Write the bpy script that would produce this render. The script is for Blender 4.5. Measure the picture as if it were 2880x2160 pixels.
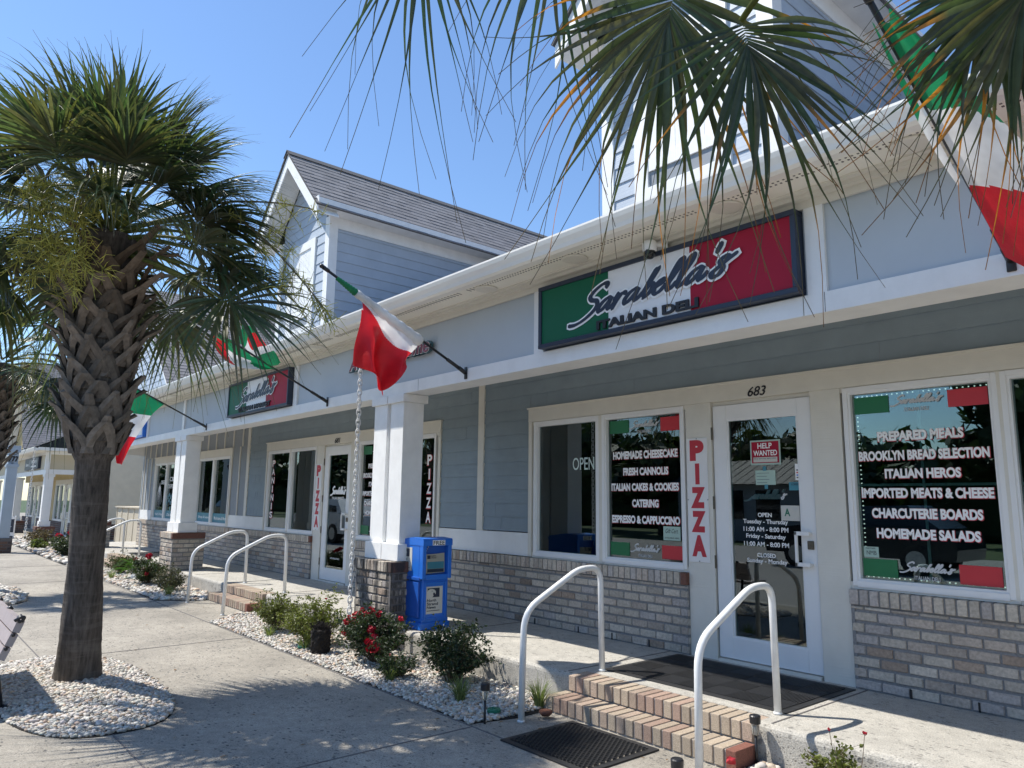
import bpy, bmesh, math, random
import numpy as np
from mathutils import Vector, Matrix
R = math.radians
scene = bpy.context.scene
for o in list(bpy.data.objects): bpy.data.objects.remove(o)

# ------------------------------------------------------------------ camera
# metres; porch floor is z = 0, the sidewalk GZ below it; the shop front is the plane y = 0
GZ = -0.23
cam_d = bpy.data.cameras.new('camera'); cam_d.sensor_width = 36; cam_d.lens = 25.62
cam_d.clip_start = .05; cam_d.clip_end = 2000
cam = bpy.data.objects.new('camera', cam_d); scene.collection.objects.link(cam)
yaw, pitch, roll = R(49.619), R(9.185), R(.717)
f = Vector((-math.sin(yaw)*math.cos(pitch), math.cos(yaw)*math.cos(pitch), math.sin(pitch)))
r = Vector((math.cos(yaw), math.sin(yaw), 0)); u = r.cross(f)
r2 = r*math.cos(roll)+u*math.sin(roll); u2 = -r*math.sin(roll)+u*math.cos(roll)
m = Matrix((r2, u2, -f)).transposed().to_4x4(); m.translation = (0, -5.513, 1.291)
cam.matrix_world = m
scene.camera = cam
# ------------------------------------------------------------------ sky and sun
SUN = Vector((-.50, -.40, 1.0)).normalized()
el = math.asin(SUN.z); rot = math.atan2(SUN.x, SUN.y)
w = bpy.data.worlds.new('World'); scene.world = w; w.use_nodes = True
nt = w.node_tree
sky = nt.nodes.new('ShaderNodeTexSky'); sky.sky_type = 'NISHITA'; sky.sun_disc = False
sky.sun_elevation = el; sky.sun_rotation = rot; sky.air_density = 1.15; sky.dust_density = .2; sky.ozone_density = 7
bg = nt.nodes['Background']; bg.inputs['Strength'].default_value = .110
nt.links.new(sky.outputs[0], bg.inputs[0])
sl = bpy.data.lights.new('sun', 'SUN'); sl.energy = 3.6; sl.angle = R(.53); sl.color = (1, .95, .87)
so = bpy.data.objects.new('sun', sl); scene.collection.objects.link(so)
so.rotation_euler = SUN.to_track_quat('Z', 'Y').to_euler()
vs = scene.view_settings; vs.view_transform = 'Standard'; vs.look = 'None'; vs.exposure = .86; vs.gamma = 1
scene.cycles.max_bounces = 8; scene.cycles.transparent_max_bounces = 10
col = scene.collection

# ------------------------------------------------------------------ materials
MATS = {}
def nodes(name):
    mt = bpy.data.materials.new(name); mt.use_nodes = True
    MATS[name] = mt
    return mt, mt.node_tree, mt.node_tree.nodes['Principled BSDF']
def N(nt, t, **kw):
    n = nt.nodes.new('ShaderNode'+t)
    for k, v in kw.items():
        if k in n.inputs.keys(): n.inputs[k].default_value = v
        else: setattr(n, k, v)
    return n
def mixc(nt, fac, a, b, mode='MIX'):
    n = nt.nodes.new('ShaderNodeMix'); n.data_type = 'RGBA'; n.blend_type = mode
    for sock, v in ((n.inputs[0], fac), (n.inputs[6], a), (n.inputs[7], b)):
        if isinstance(v, (int, float)): sock.default_value = v
        elif isinstance(v, tuple): sock.default_value = v if len(v) == 4 else v+(1,)
        else: nt.links.new(v, sock)
    return n.outputs[2]
def ramp(nt, src, stops):
    n = nt.nodes.new('ShaderNodeValToRGB'); e = n.color_ramp.elements
    while len(e) < len(stops): e.new(.5)
    for i, (p, c) in enumerate(stops):
        e[i].position = p; e[i].color = (c, c, c, 1) if isinstance(c, (int, float)) else c+(1,)
    nt.links.new(src, n.inputs[0]); return n.outputs[0]
def coords(nt, scale=(1, 1, 1)):
    t = nt.nodes.new('ShaderNodeTexCoord'); mp = nt.nodes.new('ShaderNodeMapping')
    mp.inputs['Scale'].default_value = scale
    nt.links.new(t.outputs['Object'], mp.inputs[0]); return mp.outputs[0]
def noise(nt, sc, detail=4, rough=.55, vec=None):
    n = N(nt, 'TexNoise', Scale=sc, Detail=detail, Roughness=rough)
    if vec is not None: nt.links.new(vec, n.inputs['Vector'])
    return n.outputs[0]
def bump(nt, bs, h, strength, dist=.01):
    b = N(nt, 'Bump', Strength=strength, Distance=dist); nt.links.new(h, b.inputs['Height'])
    nt.links.new(b.outputs[0], bs.inputs['Normal'])

def paint(name, c, rough=.5, var=.08, sc=6, grain=None, gs=.25, metal=0, spec=.5, attr=False, dirt=0.0):
    """plain painted / coated surface with faint mottling; attr multiplies the vertex colour"""
    mt, nt, bs = nodes(name)
    v = coords(nt)
    n1 = noise(nt, sc, 5, .6, v)
    rp = ramp(nt, n1, [(.3, 1-var), (.7, 1+var*.4)])
    base = tuple(c)+(1,)
    if attr:
        a = N(nt, 'Attribute', attribute_name='Col'); cc = mixc(nt, 1, a.outputs[0], base, 'MULTIPLY')
    else: cc = base
    out = mixc(nt, 1, cc, rp, 'MULTIPLY')
    if dirt:
        n2 = noise(nt, 1.7, 6, .7, coords(nt, (1, 1, .35)))
        out = mixc(nt, ramp(nt, n2, [(.5, 0), (.75, dirt)]), out, (.25, .23, .2), 'MIX')
    nt.links.new(out, bs.inputs['Base Color'])
    bs.inputs['Roughness'].default_value = rough; bs.inputs['Metallic'].default_value = metal
    bs.inputs['Specular IOR Level'].default_value = spec
    if grain:
        g = noise(nt, 40, 3, .6, coords(nt, grain)); bump(nt, bs, g, gs, .004)
    return mt
paint('white_paint', (.84, .84, .82), .45, .06, 5, (.06, .06, 3), .35, dirt=.10)
paint('white_rough', (.87, .87, .85), .5, .07, 6, (3, 3, .12), .6, dirt=.12)
paint('cream_trim', (.72, .69, .61), .5, .06, 5, (.06, .06, 3), .45)
paint('vinyl_white', (.82, .82, .81), .35, .04, 4)
paint('aluminium_white', (.84, .82, .76), .3, .05, 3)
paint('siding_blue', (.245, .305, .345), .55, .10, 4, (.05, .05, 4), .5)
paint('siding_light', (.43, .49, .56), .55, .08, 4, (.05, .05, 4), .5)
paint('siding_gray', (.25, .275, .30), .55, .08, 4)
paint('panel_gray', (.475, .525, .565), .6, .05, 2)
paint('cream_siding', (.74, .68, .55), .55, .08, 4, (.05, .05, 4), .4)
paint('cream_panel', (.56, .49, .35), .6, .05, 2)
paint('yellow_siding', (.64, .52, .28), .55, .08, 4)
paint('shingle', (1, 1, 1), .9, .35, 60, attr=True)
paint('brick', (1, 1, 1), .85, .30, 45, (1, 1, 1), .9, attr=True)
paint('step_brick', (1, 1, 1), .85, .45, 160, (4, 4, 4), 1.0, attr=True)
paint('mortar', (.235, .235, .235), .9, .25, 60)
paint('mortar_light', (.40, .375, .34), .9, .25, 60)
paint('mortar_dark', (.15, .14, .135), .9, .25, 60)
paint('black_metal', (.02, .02, .022), .35, .1, 6)
paint('rail_paint', (.80, .81, .80), .35, .10, 12, dirt=.25)
paint('rubber', (.022, .022, .023), .6, .3, 30)
paint('navy', (.020, .030, .055), .45, .1, 4)
paint('navy_letter', (.022, .032, .06), .45, .35, 25)
paint('black_letter', (.012, .012, .016), .5, .1, 4)
paint('white_letter', (.92, .91, .89), .5, .04, 4)
paint('gray_letter', (.55, .56, .56), .5, .04, 4)
paint('red_letter', (.52, .03, .045), .5, .06, 4)
paint('sign_green', (.012, .12, .06), .5, .06, 3, spec=.2)
paint('sign_white', (.80, .79, .78), .4, .04, 3)
paint('sign_red', (.36, .012, .035), .5, .06, 3, spec=.2)
paint('decal_green', (.012, .16, .055), .4, .06, 3)
paint('decal_red', (.55, .03, .04), .4, .06, 3)
paint('maroon', (.22, .03, .05), .45, .1, 8)
paint('teal_dark', (.035, .09, .10), .45, .1, 8)
paint('teal_band', (.06, .25, .32), .4, .2, 2)
paint('box_blue', (.022, .17, .66), .33, .10, 5)
paint('box_blue_dark', (.014, .10, .45), .4, .12, 5)
paint('paper', (.62, .60, .54), .7, .08, 8)
paint('paper_mint', (.42, .56, .48), .7, .06, 8)
paint('newsprint', (.40, .38, .31), .8, .12, 12)
paint('soffit', (.87, .84, .74), .55, .05, 3)
paint('grey_plastic', (.35, .36, .36), .5, .08, 6)
paint('bronze', (.14, .12, .09), .4, .2, 20, metal=.6)
paint('bench_slat', (.36, .31, .30), .6, .12, 8, (.2, 6, 6), .2)
paint('terracotta', (.13, .05, .03), .8, .2, 10)
paint('soil', (.014, .011, .009), .95, .5, 40)
paint('stem', (.12, .085, .05), .8, .25, 30)
paint('banner_blue', (.36, .43, .50), .5, .06, 4)
paint('utility_tan', (.55, .49, .38), .55, .05, 3)
paint('galvanised', (.60, .60, .58), .35, .2, 20, metal=.3)
paint('chain_paint', (.72, .72, .70), .4, .15, 20)
paint('valve_green', (.01, .16, .09), .5, .1, 8)
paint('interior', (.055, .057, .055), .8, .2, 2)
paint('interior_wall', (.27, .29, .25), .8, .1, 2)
paint('glass_bar', (.62, .74, .70), .5, .05, 3)
paint('asphalt', (.30, .29, .275), .9, .25, 60, (1, 1, 1), .5)
paint('grass', (.05, .085, .025), .9, .4, 9)
paint('tree_leaf', (.035, .065, .022), .7, .5, 1.5)
paint('bark', (.10, .08, .06), .9, .4, 12)
paint('car_white', (.75, .76, .77), .2, .02, 1)
paint('car_dark', (.02, .025, .03), .2, .02, 1)
paint('car_glass', (.01, .012, .013), .05, .02, 1)
paint('steel_roof', (.07, .08, .085), .6, .1, 2)
paint('amber_plastic', (.35, .30, .14), .3, .1, 10)
paint('pink', (.45, .2, .2), .7, .2, 20)
paint('curb', (.40, .39, .36), .85, .15, 10)

def leafmat(name, rough=.4, trans=.3, tint=(1, 1, 1), sc=30):
    mt, nt, bs = nodes(name)
    a = N(nt, 'Attribute', attribute_name='Col')
    n1 = noise(nt, sc, 3, .6, coords(nt))
    c = mixc(nt, 1, a.outputs[0], ramp(nt, n1, [(.3, .75), (.7, 1.2)]), 'MULTIPLY')
    nt.links.new(c, bs.inputs['Base Color']); bs.inputs['Roughness'].default_value = rough
    tr = N(nt, 'BsdfTranslucent'); nt.links.new(mixc(nt, 1, c, tuple(tint)+(1,), 'MULTIPLY'), tr.inputs[0])
    if name == 'flag_cloth': bump(nt, bs, noise(nt, 14, 5, .6, coords(nt, (1, 1, 2))), .5, .012)
    mx = nt.nodes.new('ShaderNodeMixShader'); mx.inputs[0].default_value = trans
    nt.links.new(bs.outputs[0], mx.inputs[1]); nt.links.new(tr.outputs[0], mx.inputs[2])
    nt.links.new(mx.outputs[0], nt.nodes['Material Output'].inputs[0])
leafmat('palm_leaf', .38, .30, (1.3, 1.4, .6))
leafmat('leaf', .5, .30, (1.2, 1.3, .6))
leafmat('petal', .6, .25)
leafmat('flag_cloth', .55, .30, (1.15, 1.15, 1.15), 3)
leafmat('twig', .6, .35, (1.2, 1.2, .7))

def concrete(name, c, pit=.85, joints=True, blot=.25):
    mt, nt, bs = nodes(name)
    v = coords(nt)
    n1 = noise(nt, .8, 8, .62, v); n2 = noise(nt, 9, 6, .7, v); n3 = noise(nt, 120, 2, .5, v)
    b = mixc(nt, 1, tuple(c)+(1,), ramp(nt, n1, [(.3, 1-blot), (.68, 1.08)]), 'MULTIPLY')
    b = mixc(nt, 1, b, ramp(nt, n2, [(.3, .78), (.7, 1.10)]), 'MULTIPLY')
    b = mixc(nt, 1, b, ramp(nt, n3, [(.3, .70), (.7, 1.14)]), 'MULTIPLY')
    # elongated pits left by the finishing trowel
    vr = N(nt, 'TexVoronoi', Scale=1.0, Randomness=1.0)
    wv = mixc(nt, .06, coords(nt, (14, 26, 14)), N(nt, 'TexNoise', Scale=9.0).outputs[1], 'ADD')
    nt.links.new(wv, vr.inputs['Vector'])
    msk = noise(nt, 5, 3, .6, v)
    pits = ramp(nt, vr.outputs['Distance'], [(.17, 1), (.27, 0)])
    pm = mixc(nt, 1, pits, ramp(nt, msk, [(.40, 0), (.55, 1)]), 'MULTIPLY')
    vr2 = N(nt, 'TexVoronoi', Scale=1.0); nt.links.new(mixc(nt, .05, coords(nt, (40, 62, 40)), N(nt, 'TexNoise', Scale=20.0).outputs[1], 'ADD'), vr2.inputs['Vector'])
    p2 = mixc(nt, 1, ramp(nt, vr2.outputs['Distance'], [(.17, 1), (.27, 0)]), ramp(nt, noise(nt, 3, 3, .6, v), [(.42, 0), (.56, 1)]), 'MULTIPLY')
    pall = mixc(nt, 1, pm, p2, 'LIGHTEN')
    b = mixc(nt, mixc(nt, 1, pall, (pit, pit, pit), 'MULTIPLY'), b, (.07, .068, .066))
    gum = N(nt, 'TexVoronoi', Scale=2.6, Randomness=1.0); nt.links.new(v, gum.inputs['Vector'])
    b = mixc(nt, ramp(nt, gum.outputs['Distance'], [(.045, .55), (.075, 0)]), b, (.10, .098, .092))
    nt.links.new(b, bs.inputs['Base Color']); bs.inputs['Roughness'].default_value = .9
    h = mixc(nt, .8, n3, pall, 'SUBTRACT'); bump(nt, bs, h, .55, .006)
concrete('sidewalk_concrete', (.395, .36, .30), .9, blot=.36)
concrete('porch_concrete', (.50, .475, .42), .6, blot=.16)

def pebble_mat():
    mt, nt, bs = nodes('pebble')
    a = N(nt, 'Attribute', attribute_name='Col')
    n1 = noise(nt, 60, 4, .6, coords(nt))
    nt.links.new(mixc(nt, 1, a.outputs[0], ramp(nt, n1, [(.3, .8), (.7, 1.08)]), 'MULTIPLY'), bs.inputs['Base Color'])
    bs.inputs['Roughness'].default_value = .7
pebble_mat()

def glass_mat(name, tint=(.60, .74, .72), ior=2.15):
    mt, nt, bs = nodes(name)
    nt.nodes.remove(bs)
    tr = N(nt, 'BsdfTransparent'); tr.inputs[0].default_value = tint+(1,)
    gl = N(nt, 'BsdfGlossy', Roughness=.004); gl.inputs[0].default_value = (.84, .94, .94, 1)
    fr = N(nt, 'Fresnel', IOR=ior)
    nb = N(nt, 'Bump', Strength=.02, Distance=.02)
    nt.links.new(noise(nt, 1.1, 1, .4, coords(nt)), nb.inputs['Height'])
    nt.links.new(nb.outputs[0], gl.inputs['Normal'])
    mx = nt.nodes.new('ShaderNodeMixShader')
    nt.links.new(fr.outputs[0], mx.inputs[0]); nt.links.new(tr.outputs[0], mx.inputs[1]); nt.links.new(gl.outputs[0], mx.inputs[2])
    nt.links.new(mx.outputs[0], nt.nodes['Material Output'].inputs[0])
glass_mat('window_glass')
def clear_mat():
    mt, nt, bs = nodes('clear_plastic')
    bs.inputs['Base Color'].default_value = (.8, .8, .75, 1); bs.inputs['Transmission Weight'].default_value = .85
    bs.inputs['Roughness'].default_value = .1; bs.inputs['IOR'].default_value = 1.3
clear_mat()
def emit_mat(name, c, s):
    mt, nt, bs = nodes(name)
    bs.inputs['Base Color'].default_value = c+(1,); bs.inputs['Emission Color'].default_value = c+(1,)
    bs.inputs['Emission Strength'].default_value = s
emit_mat('led_light', (1, .97, .9), .7)
emit_mat('neon_red', (.9, .12, .1), .25)
emit_mat('neon_blue', (.1, .2, .9), .5)
def trunk_mat():
    mt, nt, bs = nodes('palm_trunk')
    v1 = coords(nt, (14, 14, 1.6)); v2 = coords(nt, (1.5, 1.5, 14))
    a, b, c = noise(nt, 3, 6, .65, v1), noise(nt, 1.6, 5, .6, v2), noise(nt, 3, 4, .6, coords(nt))
    k = mixc(nt, ramp(nt, a, [(.25, 0), (.75, 1)]), (.022, .018, .015), (.165, .138, .115))
    k = mixc(nt, ramp(nt, b, [(.54, 0), (.62, .22)]), k, (.22, .195, .17))
    k = mixc(nt, 1, k, ramp(nt, c, [(.3, .7), (.7, 1.15)]), 'MULTIPLY')
    nt.links.new(k, bs.inputs['Base Color']); bs.inputs['Roughness'].default_value = .95
    bump(nt, bs, mixc(nt, .55, a, b), .9, .02)
trunk_mat()
def boot_mat():
    mt, nt, bs = nodes('palm_boot')
    at = N(nt, 'Attribute', attribute_name='Col')
    a = noise(nt, 5, 6, .65, coords(nt, (4, 4, 1.2))); c = noise(nt, 18, 4, .6, coords(nt))
    k = mixc(nt, 1, at.outputs[0], ramp(nt, a, [(.25, .5), (.7, 1.15)]), 'MULTIPLY')
    k = mixc(nt, 1, k, ramp(nt, c, [(.3, .75), (.7, 1.1)]), 'MULTIPLY')
    nt.links.new(k, bs.inputs['Base Color']); bs.inputs['Roughness'].default_value = .85
    bump(nt, bs, c, .4, .01)
boot_mat()
def stained_brick():
    mt, nt, bs = nodes('brick_stained')
    at = N(nt, 'Attribute', attribute_name='Col')
    st = noise(nt, 2.6, 6, .7, coords(nt, (3.2, 3.2, .7))); n1 = noise(nt, 45, 4, .6, coords(nt))
    k = mixc(nt, 1, at.outputs[0], ramp(nt, n1, [(.3, .7), (.7, 1.1)]), 'MULTIPLY')
    k = mixc(nt, ramp(nt, st, [(.42, 0), (.56, .88)]), k, (.03, .028, .027))
    nt.links.new(k, bs.inputs['Base Color']); bs.inputs['Roughness'].default_value = .9; bump(nt, bs, n1, .6, .006)
stained_brick()

# ------------------------------------------------------------------ mesh builder
class MB:
    def __init__(s, off=(0, 0, 0)): s.v, s.f, s.c, s.m = [], [], [], []; s.off = off; s.col = (1, 1, 1); s.mi = 0
    def p(s, x, y, z):
        s.v.append((x+s.off[0], y+s.off[1], z+s.off[2])); s.c.append(s.col); return len(s.v)-1
    def face(s, *ids): s.f.append(ids); s.m.append(s.mi)
    def quad(s, a, b, c, d): s.face(s.p(*a), s.p(*b), s.p(*c), s.p(*d))
    def poly(s, pts): s.face(*[s.p(*q) for q in pts])
    def box(s, x0, x1, y0, y1, z0, z1):
        i = [s.p(x, y, z) for z in (z0, z1) for x, y in ((x0, y0), (x1, y0), (x1, y1), (x0, y1))]
        for q in ((0, 1, 5, 4), (1, 2, 6, 5), (2, 3, 7, 6), (3, 0, 4, 7), (4, 5, 6, 7), (3, 2, 1, 0)): s.face(*[i[k] for k in q])
    def bevbox(s, x0, x1, y0, y1, z0, z1, b=.006):
        """box with chamfered edges"""
        bm = bmesh.new(); bmesh.ops.create_cube(bm, size=1)
        for v in bm.verts: v.co = ((x0+x1)/2+v.co.x*(x1-x0), (y0+y1)/2+v.co.y*(y1-y0), (z0+z1)/2+v.co.z*(z1-z0))
        bmesh.ops.bevel(bm, geom=bm.edges[:], offset=b, segments=2, affect='EDGES', profile=.5)
        s.addbm(bm); bm.free()
    def addbm(s, bm, M=None):
        bm.verts.ensure_lookup_table(); base = len(s.v); bm.verts.index_update()
        for v in bm.verts:
            co = M @ v.co if M else v.co
            s.p(*co)
        for fc in bm.faces: s.face(*[base+v.index for v in fc.verts])
    def fbox(s, o, a, n, up, s0, s1, d0, d1, k0, k1):
        """box in a frame: origin o, along a, outward n, up"""
        o, a, n, up = Vector(o), Vector(a), Vector(n), Vector(up)
        i = [s.p(*(o+a*x+n*y+up*z)) for z in (k0, k1) for x, y in ((s0, d1), (s1, d1), (s1, d0), (s0, d0))]
        for q in ((0, 1, 5, 4), (1, 2, 6, 5), (2, 3, 7, 6), (3, 0, 4, 7), (4, 5, 6, 7), (3, 2, 1, 0)): s.face(*[i[k] for k in q])
    def prism(s, poly, axis, lo, hi):
        """2D polygon extruded along axis: 'x' -> poly is (y,z); 'y' -> (x,z); 'z' -> (x,y)"""
        def mk(q, t): return {'x': (t, q[0], q[1]), 'y': (q[0], t, q[1]), 'z': (q[0], q[1], t)}[axis]
        A = [s.p(*mk(q, lo)) for q in poly]; B = [s.p(*mk(q, hi)) for q in poly]; n = len(poly)
        s.face(*A[::-1]); s.face(*B)
        for i in range(n): s.face(A[i], A[(i+1) % n], B[(i+1) % n], B[i])
    def tube(s, path, rad, n=8, cap=True):
        path = [Vector(q) for q in path]; m = len(path)
        rads = rad if isinstance(rad, (list, tuple)) else [rad]*m
        prev = None; rings = []
        for i, q in enumerate(path):
            t = (path[min(i+1, m-1)]-path[max(i-1, 0)]).normalized()
            if prev is None: x = t.orthogonal().normalized()
            else: x = (prev-t*prev.dot(t)).normalized()
            prev = x; y = t.cross(x)
            rings.append([s.p(*(q+(x*math.cos(2*math.pi*k/n)+y*math.sin(2*math.pi*k/n))*rads[i])) for k in range(n)])
        for i in range(m-1):
            for k in range(n): s.face(rings[i][k], rings[i][(k+1) % n], rings[i+1][(k+1) % n], rings[i+1][k])
        if cap: s.face(*rings[0][::-1]); s.face(*rings[-1])
    def lathe(s, cx, cy, prof, n=16):
        rings = [[s.p(cx+r_*math.cos(2*math.pi*k/n), cy+r_*math.sin(2*math.pi*k/n), z) for k in range(n)] for r_, z in prof]
        for i in range(len(prof)-1):
            for k in range(n): s.face(rings[i][k], rings[i][(k+1) % n], rings[i+1][(k+1) % n], rings[i+1][k])
        s.face(*rings[0][::-1]); s.face(*rings[-1])
    def build(s, name, mat, parent=None, smooth=False):
        me = bpy.data.meshes.new(name)
        me.from_pydata(s.v, [], s.f)
        ms = mat if isinstance(mat, (list, tuple)) else [mat]
        for x in ms: me.materials.append(MATS[x])
        if len(ms) > 1: me.polygons.foreach_set('material_index', s.m)
        ca = me.color_attributes.new('Col', 'FLOAT_COLOR', 'POINT')
        arr = np.ones((len(s.v), 4), np.float32)
        if len(s.v): arr[:, :3] = np.array(s.c, np.float32)
        ca.data.foreach_set('color', arr.ravel())
        if smooth: me.polygons.foreach_set('use_smooth', [True]*len(me.polygons))
        me.update()
        ob = bpy.data.objects.new(name, me); col.objects.link(ob)
        if parent is not None:
            ob.parent = parent
            ob.matrix_parent_inverse = world_of(parent).inverted()
        return ob
def world_of(o):
    mw = o.matrix_basis.copy()
    if o.parent: mw = world_of(o.parent) @ o.matrix_parent_inverse @ mw
    return mw
def tag(o, label, cat, group=None, kind=None):
    if label: o['label'] = label
    if cat: o['category'] = cat
    if group: o['group'] = group
    if kind: o['kind'] = kind
    return o
def thing(name, loc, label, cat, group=None):
    o = bpy.data.objects.new(name, None); o.empty_display_size = .2; o.location = loc; col.objects.link(o)
    return tag(o, label, cat, group)
def dup(root, delta, label=None):
    """copy a thing with its parts and sub-parts, shifted by delta"""
    def cp(o, par):
        c = o.copy(); col.objects.link(c); inv = o.matrix_parent_inverse.copy()
        if par is not None: c.parent = par; c.matrix_parent_inverse = inv
        for ch in o.children: cp(ch, c)
        return c
    c = cp(root, None); c.location = Vector(root.location)+Vector(delta)
    if label: c['label'] = label
    return c
rnd = random.Random(7)

# lettering --------------------------------------------------------------
_tc = {}
def text_geo(s, bold):
    k = (s, bold)
    if k not in _tc:
        cu = bpy.data.curves.new('t', 'FONT'); cu.body = s; cu.size = 1; cu.offset = bold; cu.resolution_u = 4; cu.fill_mode = 'FRONT'
        ob = bpy.data.objects.new('t', cu); col.objects.link(ob)
        dg = bpy.context.evaluated_depsgraph_get(); me = ob.evaluated_get(dg).to_mesh()
        vs_ = [tuple(v.co)[:2] for v in me.vertices]; fs = [tuple(p.vertices) for p in me.polygons]
        ob.evaluated_get(dg).to_mesh_clear(); bpy.data.objects.remove(ob); bpy.data.curves.remove(cu)
        _tc[k] = (vs_, fs)
    return _tc[k]
def put_text(mb, s, o, a, up, x0, x1, z0, z1, bold=.012, thick=0, n=None, shear=0):
    """fit the words into the rectangle x0..x1, z0..z1 of the frame (origin o, along a, up)"""
    vs_, fs = text_geo(s, bold); o, a, up = Vector(o), Vector(a), Vector(up)
    n = Vector(n) if n else up.cross(a)*1.0
    xs = [q[0] for q in vs_]; ys = [q[1] for q in vs_]
    lx, hx, ly, hy = min(xs), max(xs), min(ys), max(ys)
    def pos(q, d=0):
        tz = z0+(q[1]-ly)/(hy-ly)*(z1-z0)
        tx = x0+(q[0]-lx)/(hx-lx)*(x1-x0)+shear*(tz-z0)
        return tuple(o+a*tx+up*tz+n*d)
    base = len(mb.v)
    for q in vs_: mb.p(*pos(q, thick))
    for fc in fs: mb.face(*[base+i for i in fc])
    if thick:
        from collections import Counter
        ec = Counter()
        for fc in fs:
            for i in range(len(fc)): ec[(fc[i], fc[(i+1) % len(fc)])] += 1
        b2 = len(mb.v)
        for q in vs_: mb.p(*pos(q, 0))
        for (i, j) in ec:
            if (j, i) not in ec: mb.face(base+i, b2+i, b2+j, base+j)
def wall_text(mb, s, y, x0, x1, z0, z1, bold=.012, thick=0):
    put_text(mb, s, (0, y, 0), (1, 0, 0), (0, 0, 1), x0, x1, z0, z1, bold, thick, (0, -1, 0))

# brush script: hand-laid strokes of the shop's name
def _cr(pts, k=7):
    out = []; P = [pts[0]]+list(pts)+[pts[-1]]
    for i in range(1, len(P)-2):
        p0, p1, p2, p3 = [np.array(q, float) for q in P[i-1:i+3]]
        for j in range(k):
            t = j/k
            out.append(.5*((2*p1)+(-p0+p2)*t+(2*p0-5*p1+4*p2-p3)*t*t+(-p0+3*p1-3*p2+p3)*t**3))
    out.append(np.array(P[-2], float)); return out
_A = [(.95, .80), (.70, 1.0), (.35, .80), (.12, .38), (.22, .02), (.50, .14), (.85, .66), (.98, 1.0), (.88, .42), (.98, .03), (1.2, .16), (1.42, .5)]
_L = [(-.05, .25), (.30, .95), (.62, 1.75), (.62, 2.2), (.42, 2.1), (.20, 1.3), (.12, .5), (.24, .03), (.46, .1), (.72, .5)]
SCRIPT = [
    (0, [(1.55, 1.95), (1.62, 2.3), (1.25, 2.42), (.72, 2.12), (.42, 1.65), (.62, 1.28), (1.10, 1.05), (1.28, .62), (1.02, .1), (.4, -.38), (-.25, -.58), (-.85, -.5)]),
    (1.42, _A), (2.62, [(.05, .45), (.30, 1.12), (.22, .55), (.12, -.08), (.3, .5), (.55, .95), (.80, .98), (.86, .74)]),
    (3.50, _A),
    (4.85, [(.0, .3), (.4, 1.2), (.66, 2.0), (.60, 2.25)]), (4.85, [(.58, 2.2), (.30, 1.2), (.12, .1), (.25, .6), (.50, .95), (.74, .82), (.66, .35), (.36, .02), (.18, .1)]),
    (5.62, [(.02, .75), (.35, .62), (.62, .78), (.66, 1.0), (.44, 1.02), (.20, .7), (.16, .28), (.38, .02), (.66, .14), (.98, .6)]),
    (6.60, _L), (7.32, _L), (7.95, _A),
    (9.35, [(.30, 2.45), (.14, 1.65)]),
    (9.75, [(.95, 1.12), (.70, 1.0), (.62, 1.15), (.38, 1.2), (.22, .95), (.42, .62), (.55, .3), (.38, -.08), (.08, -.1), (-.08, .18), (.22, .5), (.70, .9), (1.2, 1.25)]),
]
def script(mb, y, x0, x1, z0, z1, wid, grow=0.0, tilt=0.0, dy=-.00001, mono=False):
    """the word in brush strokes, fitted to a box on the plane y (facing -y)"""
    sh = .34; strokes = []
    for dx, pts in SCRIPT:
        strokes.append([np.array((q[0]+dx+sh*q[1], q[1])) for q in _cr(pts)])
    allp = np.concatenate(strokes); lo, hi = allp.min(0), allp.max(0)
    sx, sz = (x1-x0)/(hi[0]-lo[0]), (z1-z0)/(hi[1]-lo[1]); k = 0
    for st in strokes:
        P = [np.array((x0+(q[0]-lo[0])*sx, z0+(q[1]-lo[1])*sz)) for q in st]
        P = [np.array((q[0], q[1]+tilt*(q[0]-x0))) for q in P]
        n = len(P); L = []
        for i in range(n):
            t = P[min(i+1, n-1)]-P[max(i-1, 0)]; t = t/(np.linalg.norm(t)+1e-9)
            ang = math.atan2(t[1], t[0])
            wv = wid*(1 if mono else (.50+.60*abs(math.sin(ang-.25))))
            e = min(1, .45+i/3, .45+(n-1-i)/3)
            h = wv*.5*e+grow; nn = np.array((-t[1], t[0])); k += 1; yy = y+dy*k
            q = P[i]
            if grow and i == 0: q = q-t*grow
            if grow and i == n-1: q = q+t*grow
            L.append((mb.p(q[0]+nn[0]*h, yy, q[1]+nn[1]*h), mb.p(q[0]-nn[0]*h, yy, q[1]-nn[1]*h)))
        for i in range(n-1): mb.face(L[i][1], L[i+1][1], L[i+1][0], L[i][0])
# ================================================================== the ground
mb = MB(); mb.quad((-300, -300, GZ-.02), (300, -300, GZ-.02), (300, 300, GZ-.02), (-300, 300, GZ-.02))
tag(mb.build('ground', 'grass'), None, None, kind='structure')
mb = MB(); mb.box(-80, 40, -5.15, 7, GZ-.012, GZ)
tag(mb.build('sidewalk', 'sidewalk_concrete'), None, None, kind='structure')
mb = MB(); mb.box(-80, 40, -5.32, -5.15, GZ-.15, GZ+.001)
tag(mb.build('kerb', 'curb'), None, None, kind='structure')
mb = MB(); mb.box(-80, 40, -19.5, -5.32, GZ-.14, GZ-.008)
tag(mb.build('road', 'asphalt'), None, None, kind='structure')
mb = MB()                                            # saw-cut joints, thin dark strips
for x in (-27, -23, -19.2, -15.6, -11.9, -8.3, -4.19, -.6): mb.box(x-.006, x+.006, -5.15, -2.28, GZ, GZ+.003)
for x0, x1 in ((-12.2, -4.2), (-4.19, 6), (-30, -12.2)): mb.box(x0, x1, -2.275, -2.263, GZ, GZ+.004)
mb.box(-40, 6, -4.21, -4.20, GZ, GZ+.0035)
tag(mb.build('pavement_joints', 'mortar_dark'), None, None, kind='structure')

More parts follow.
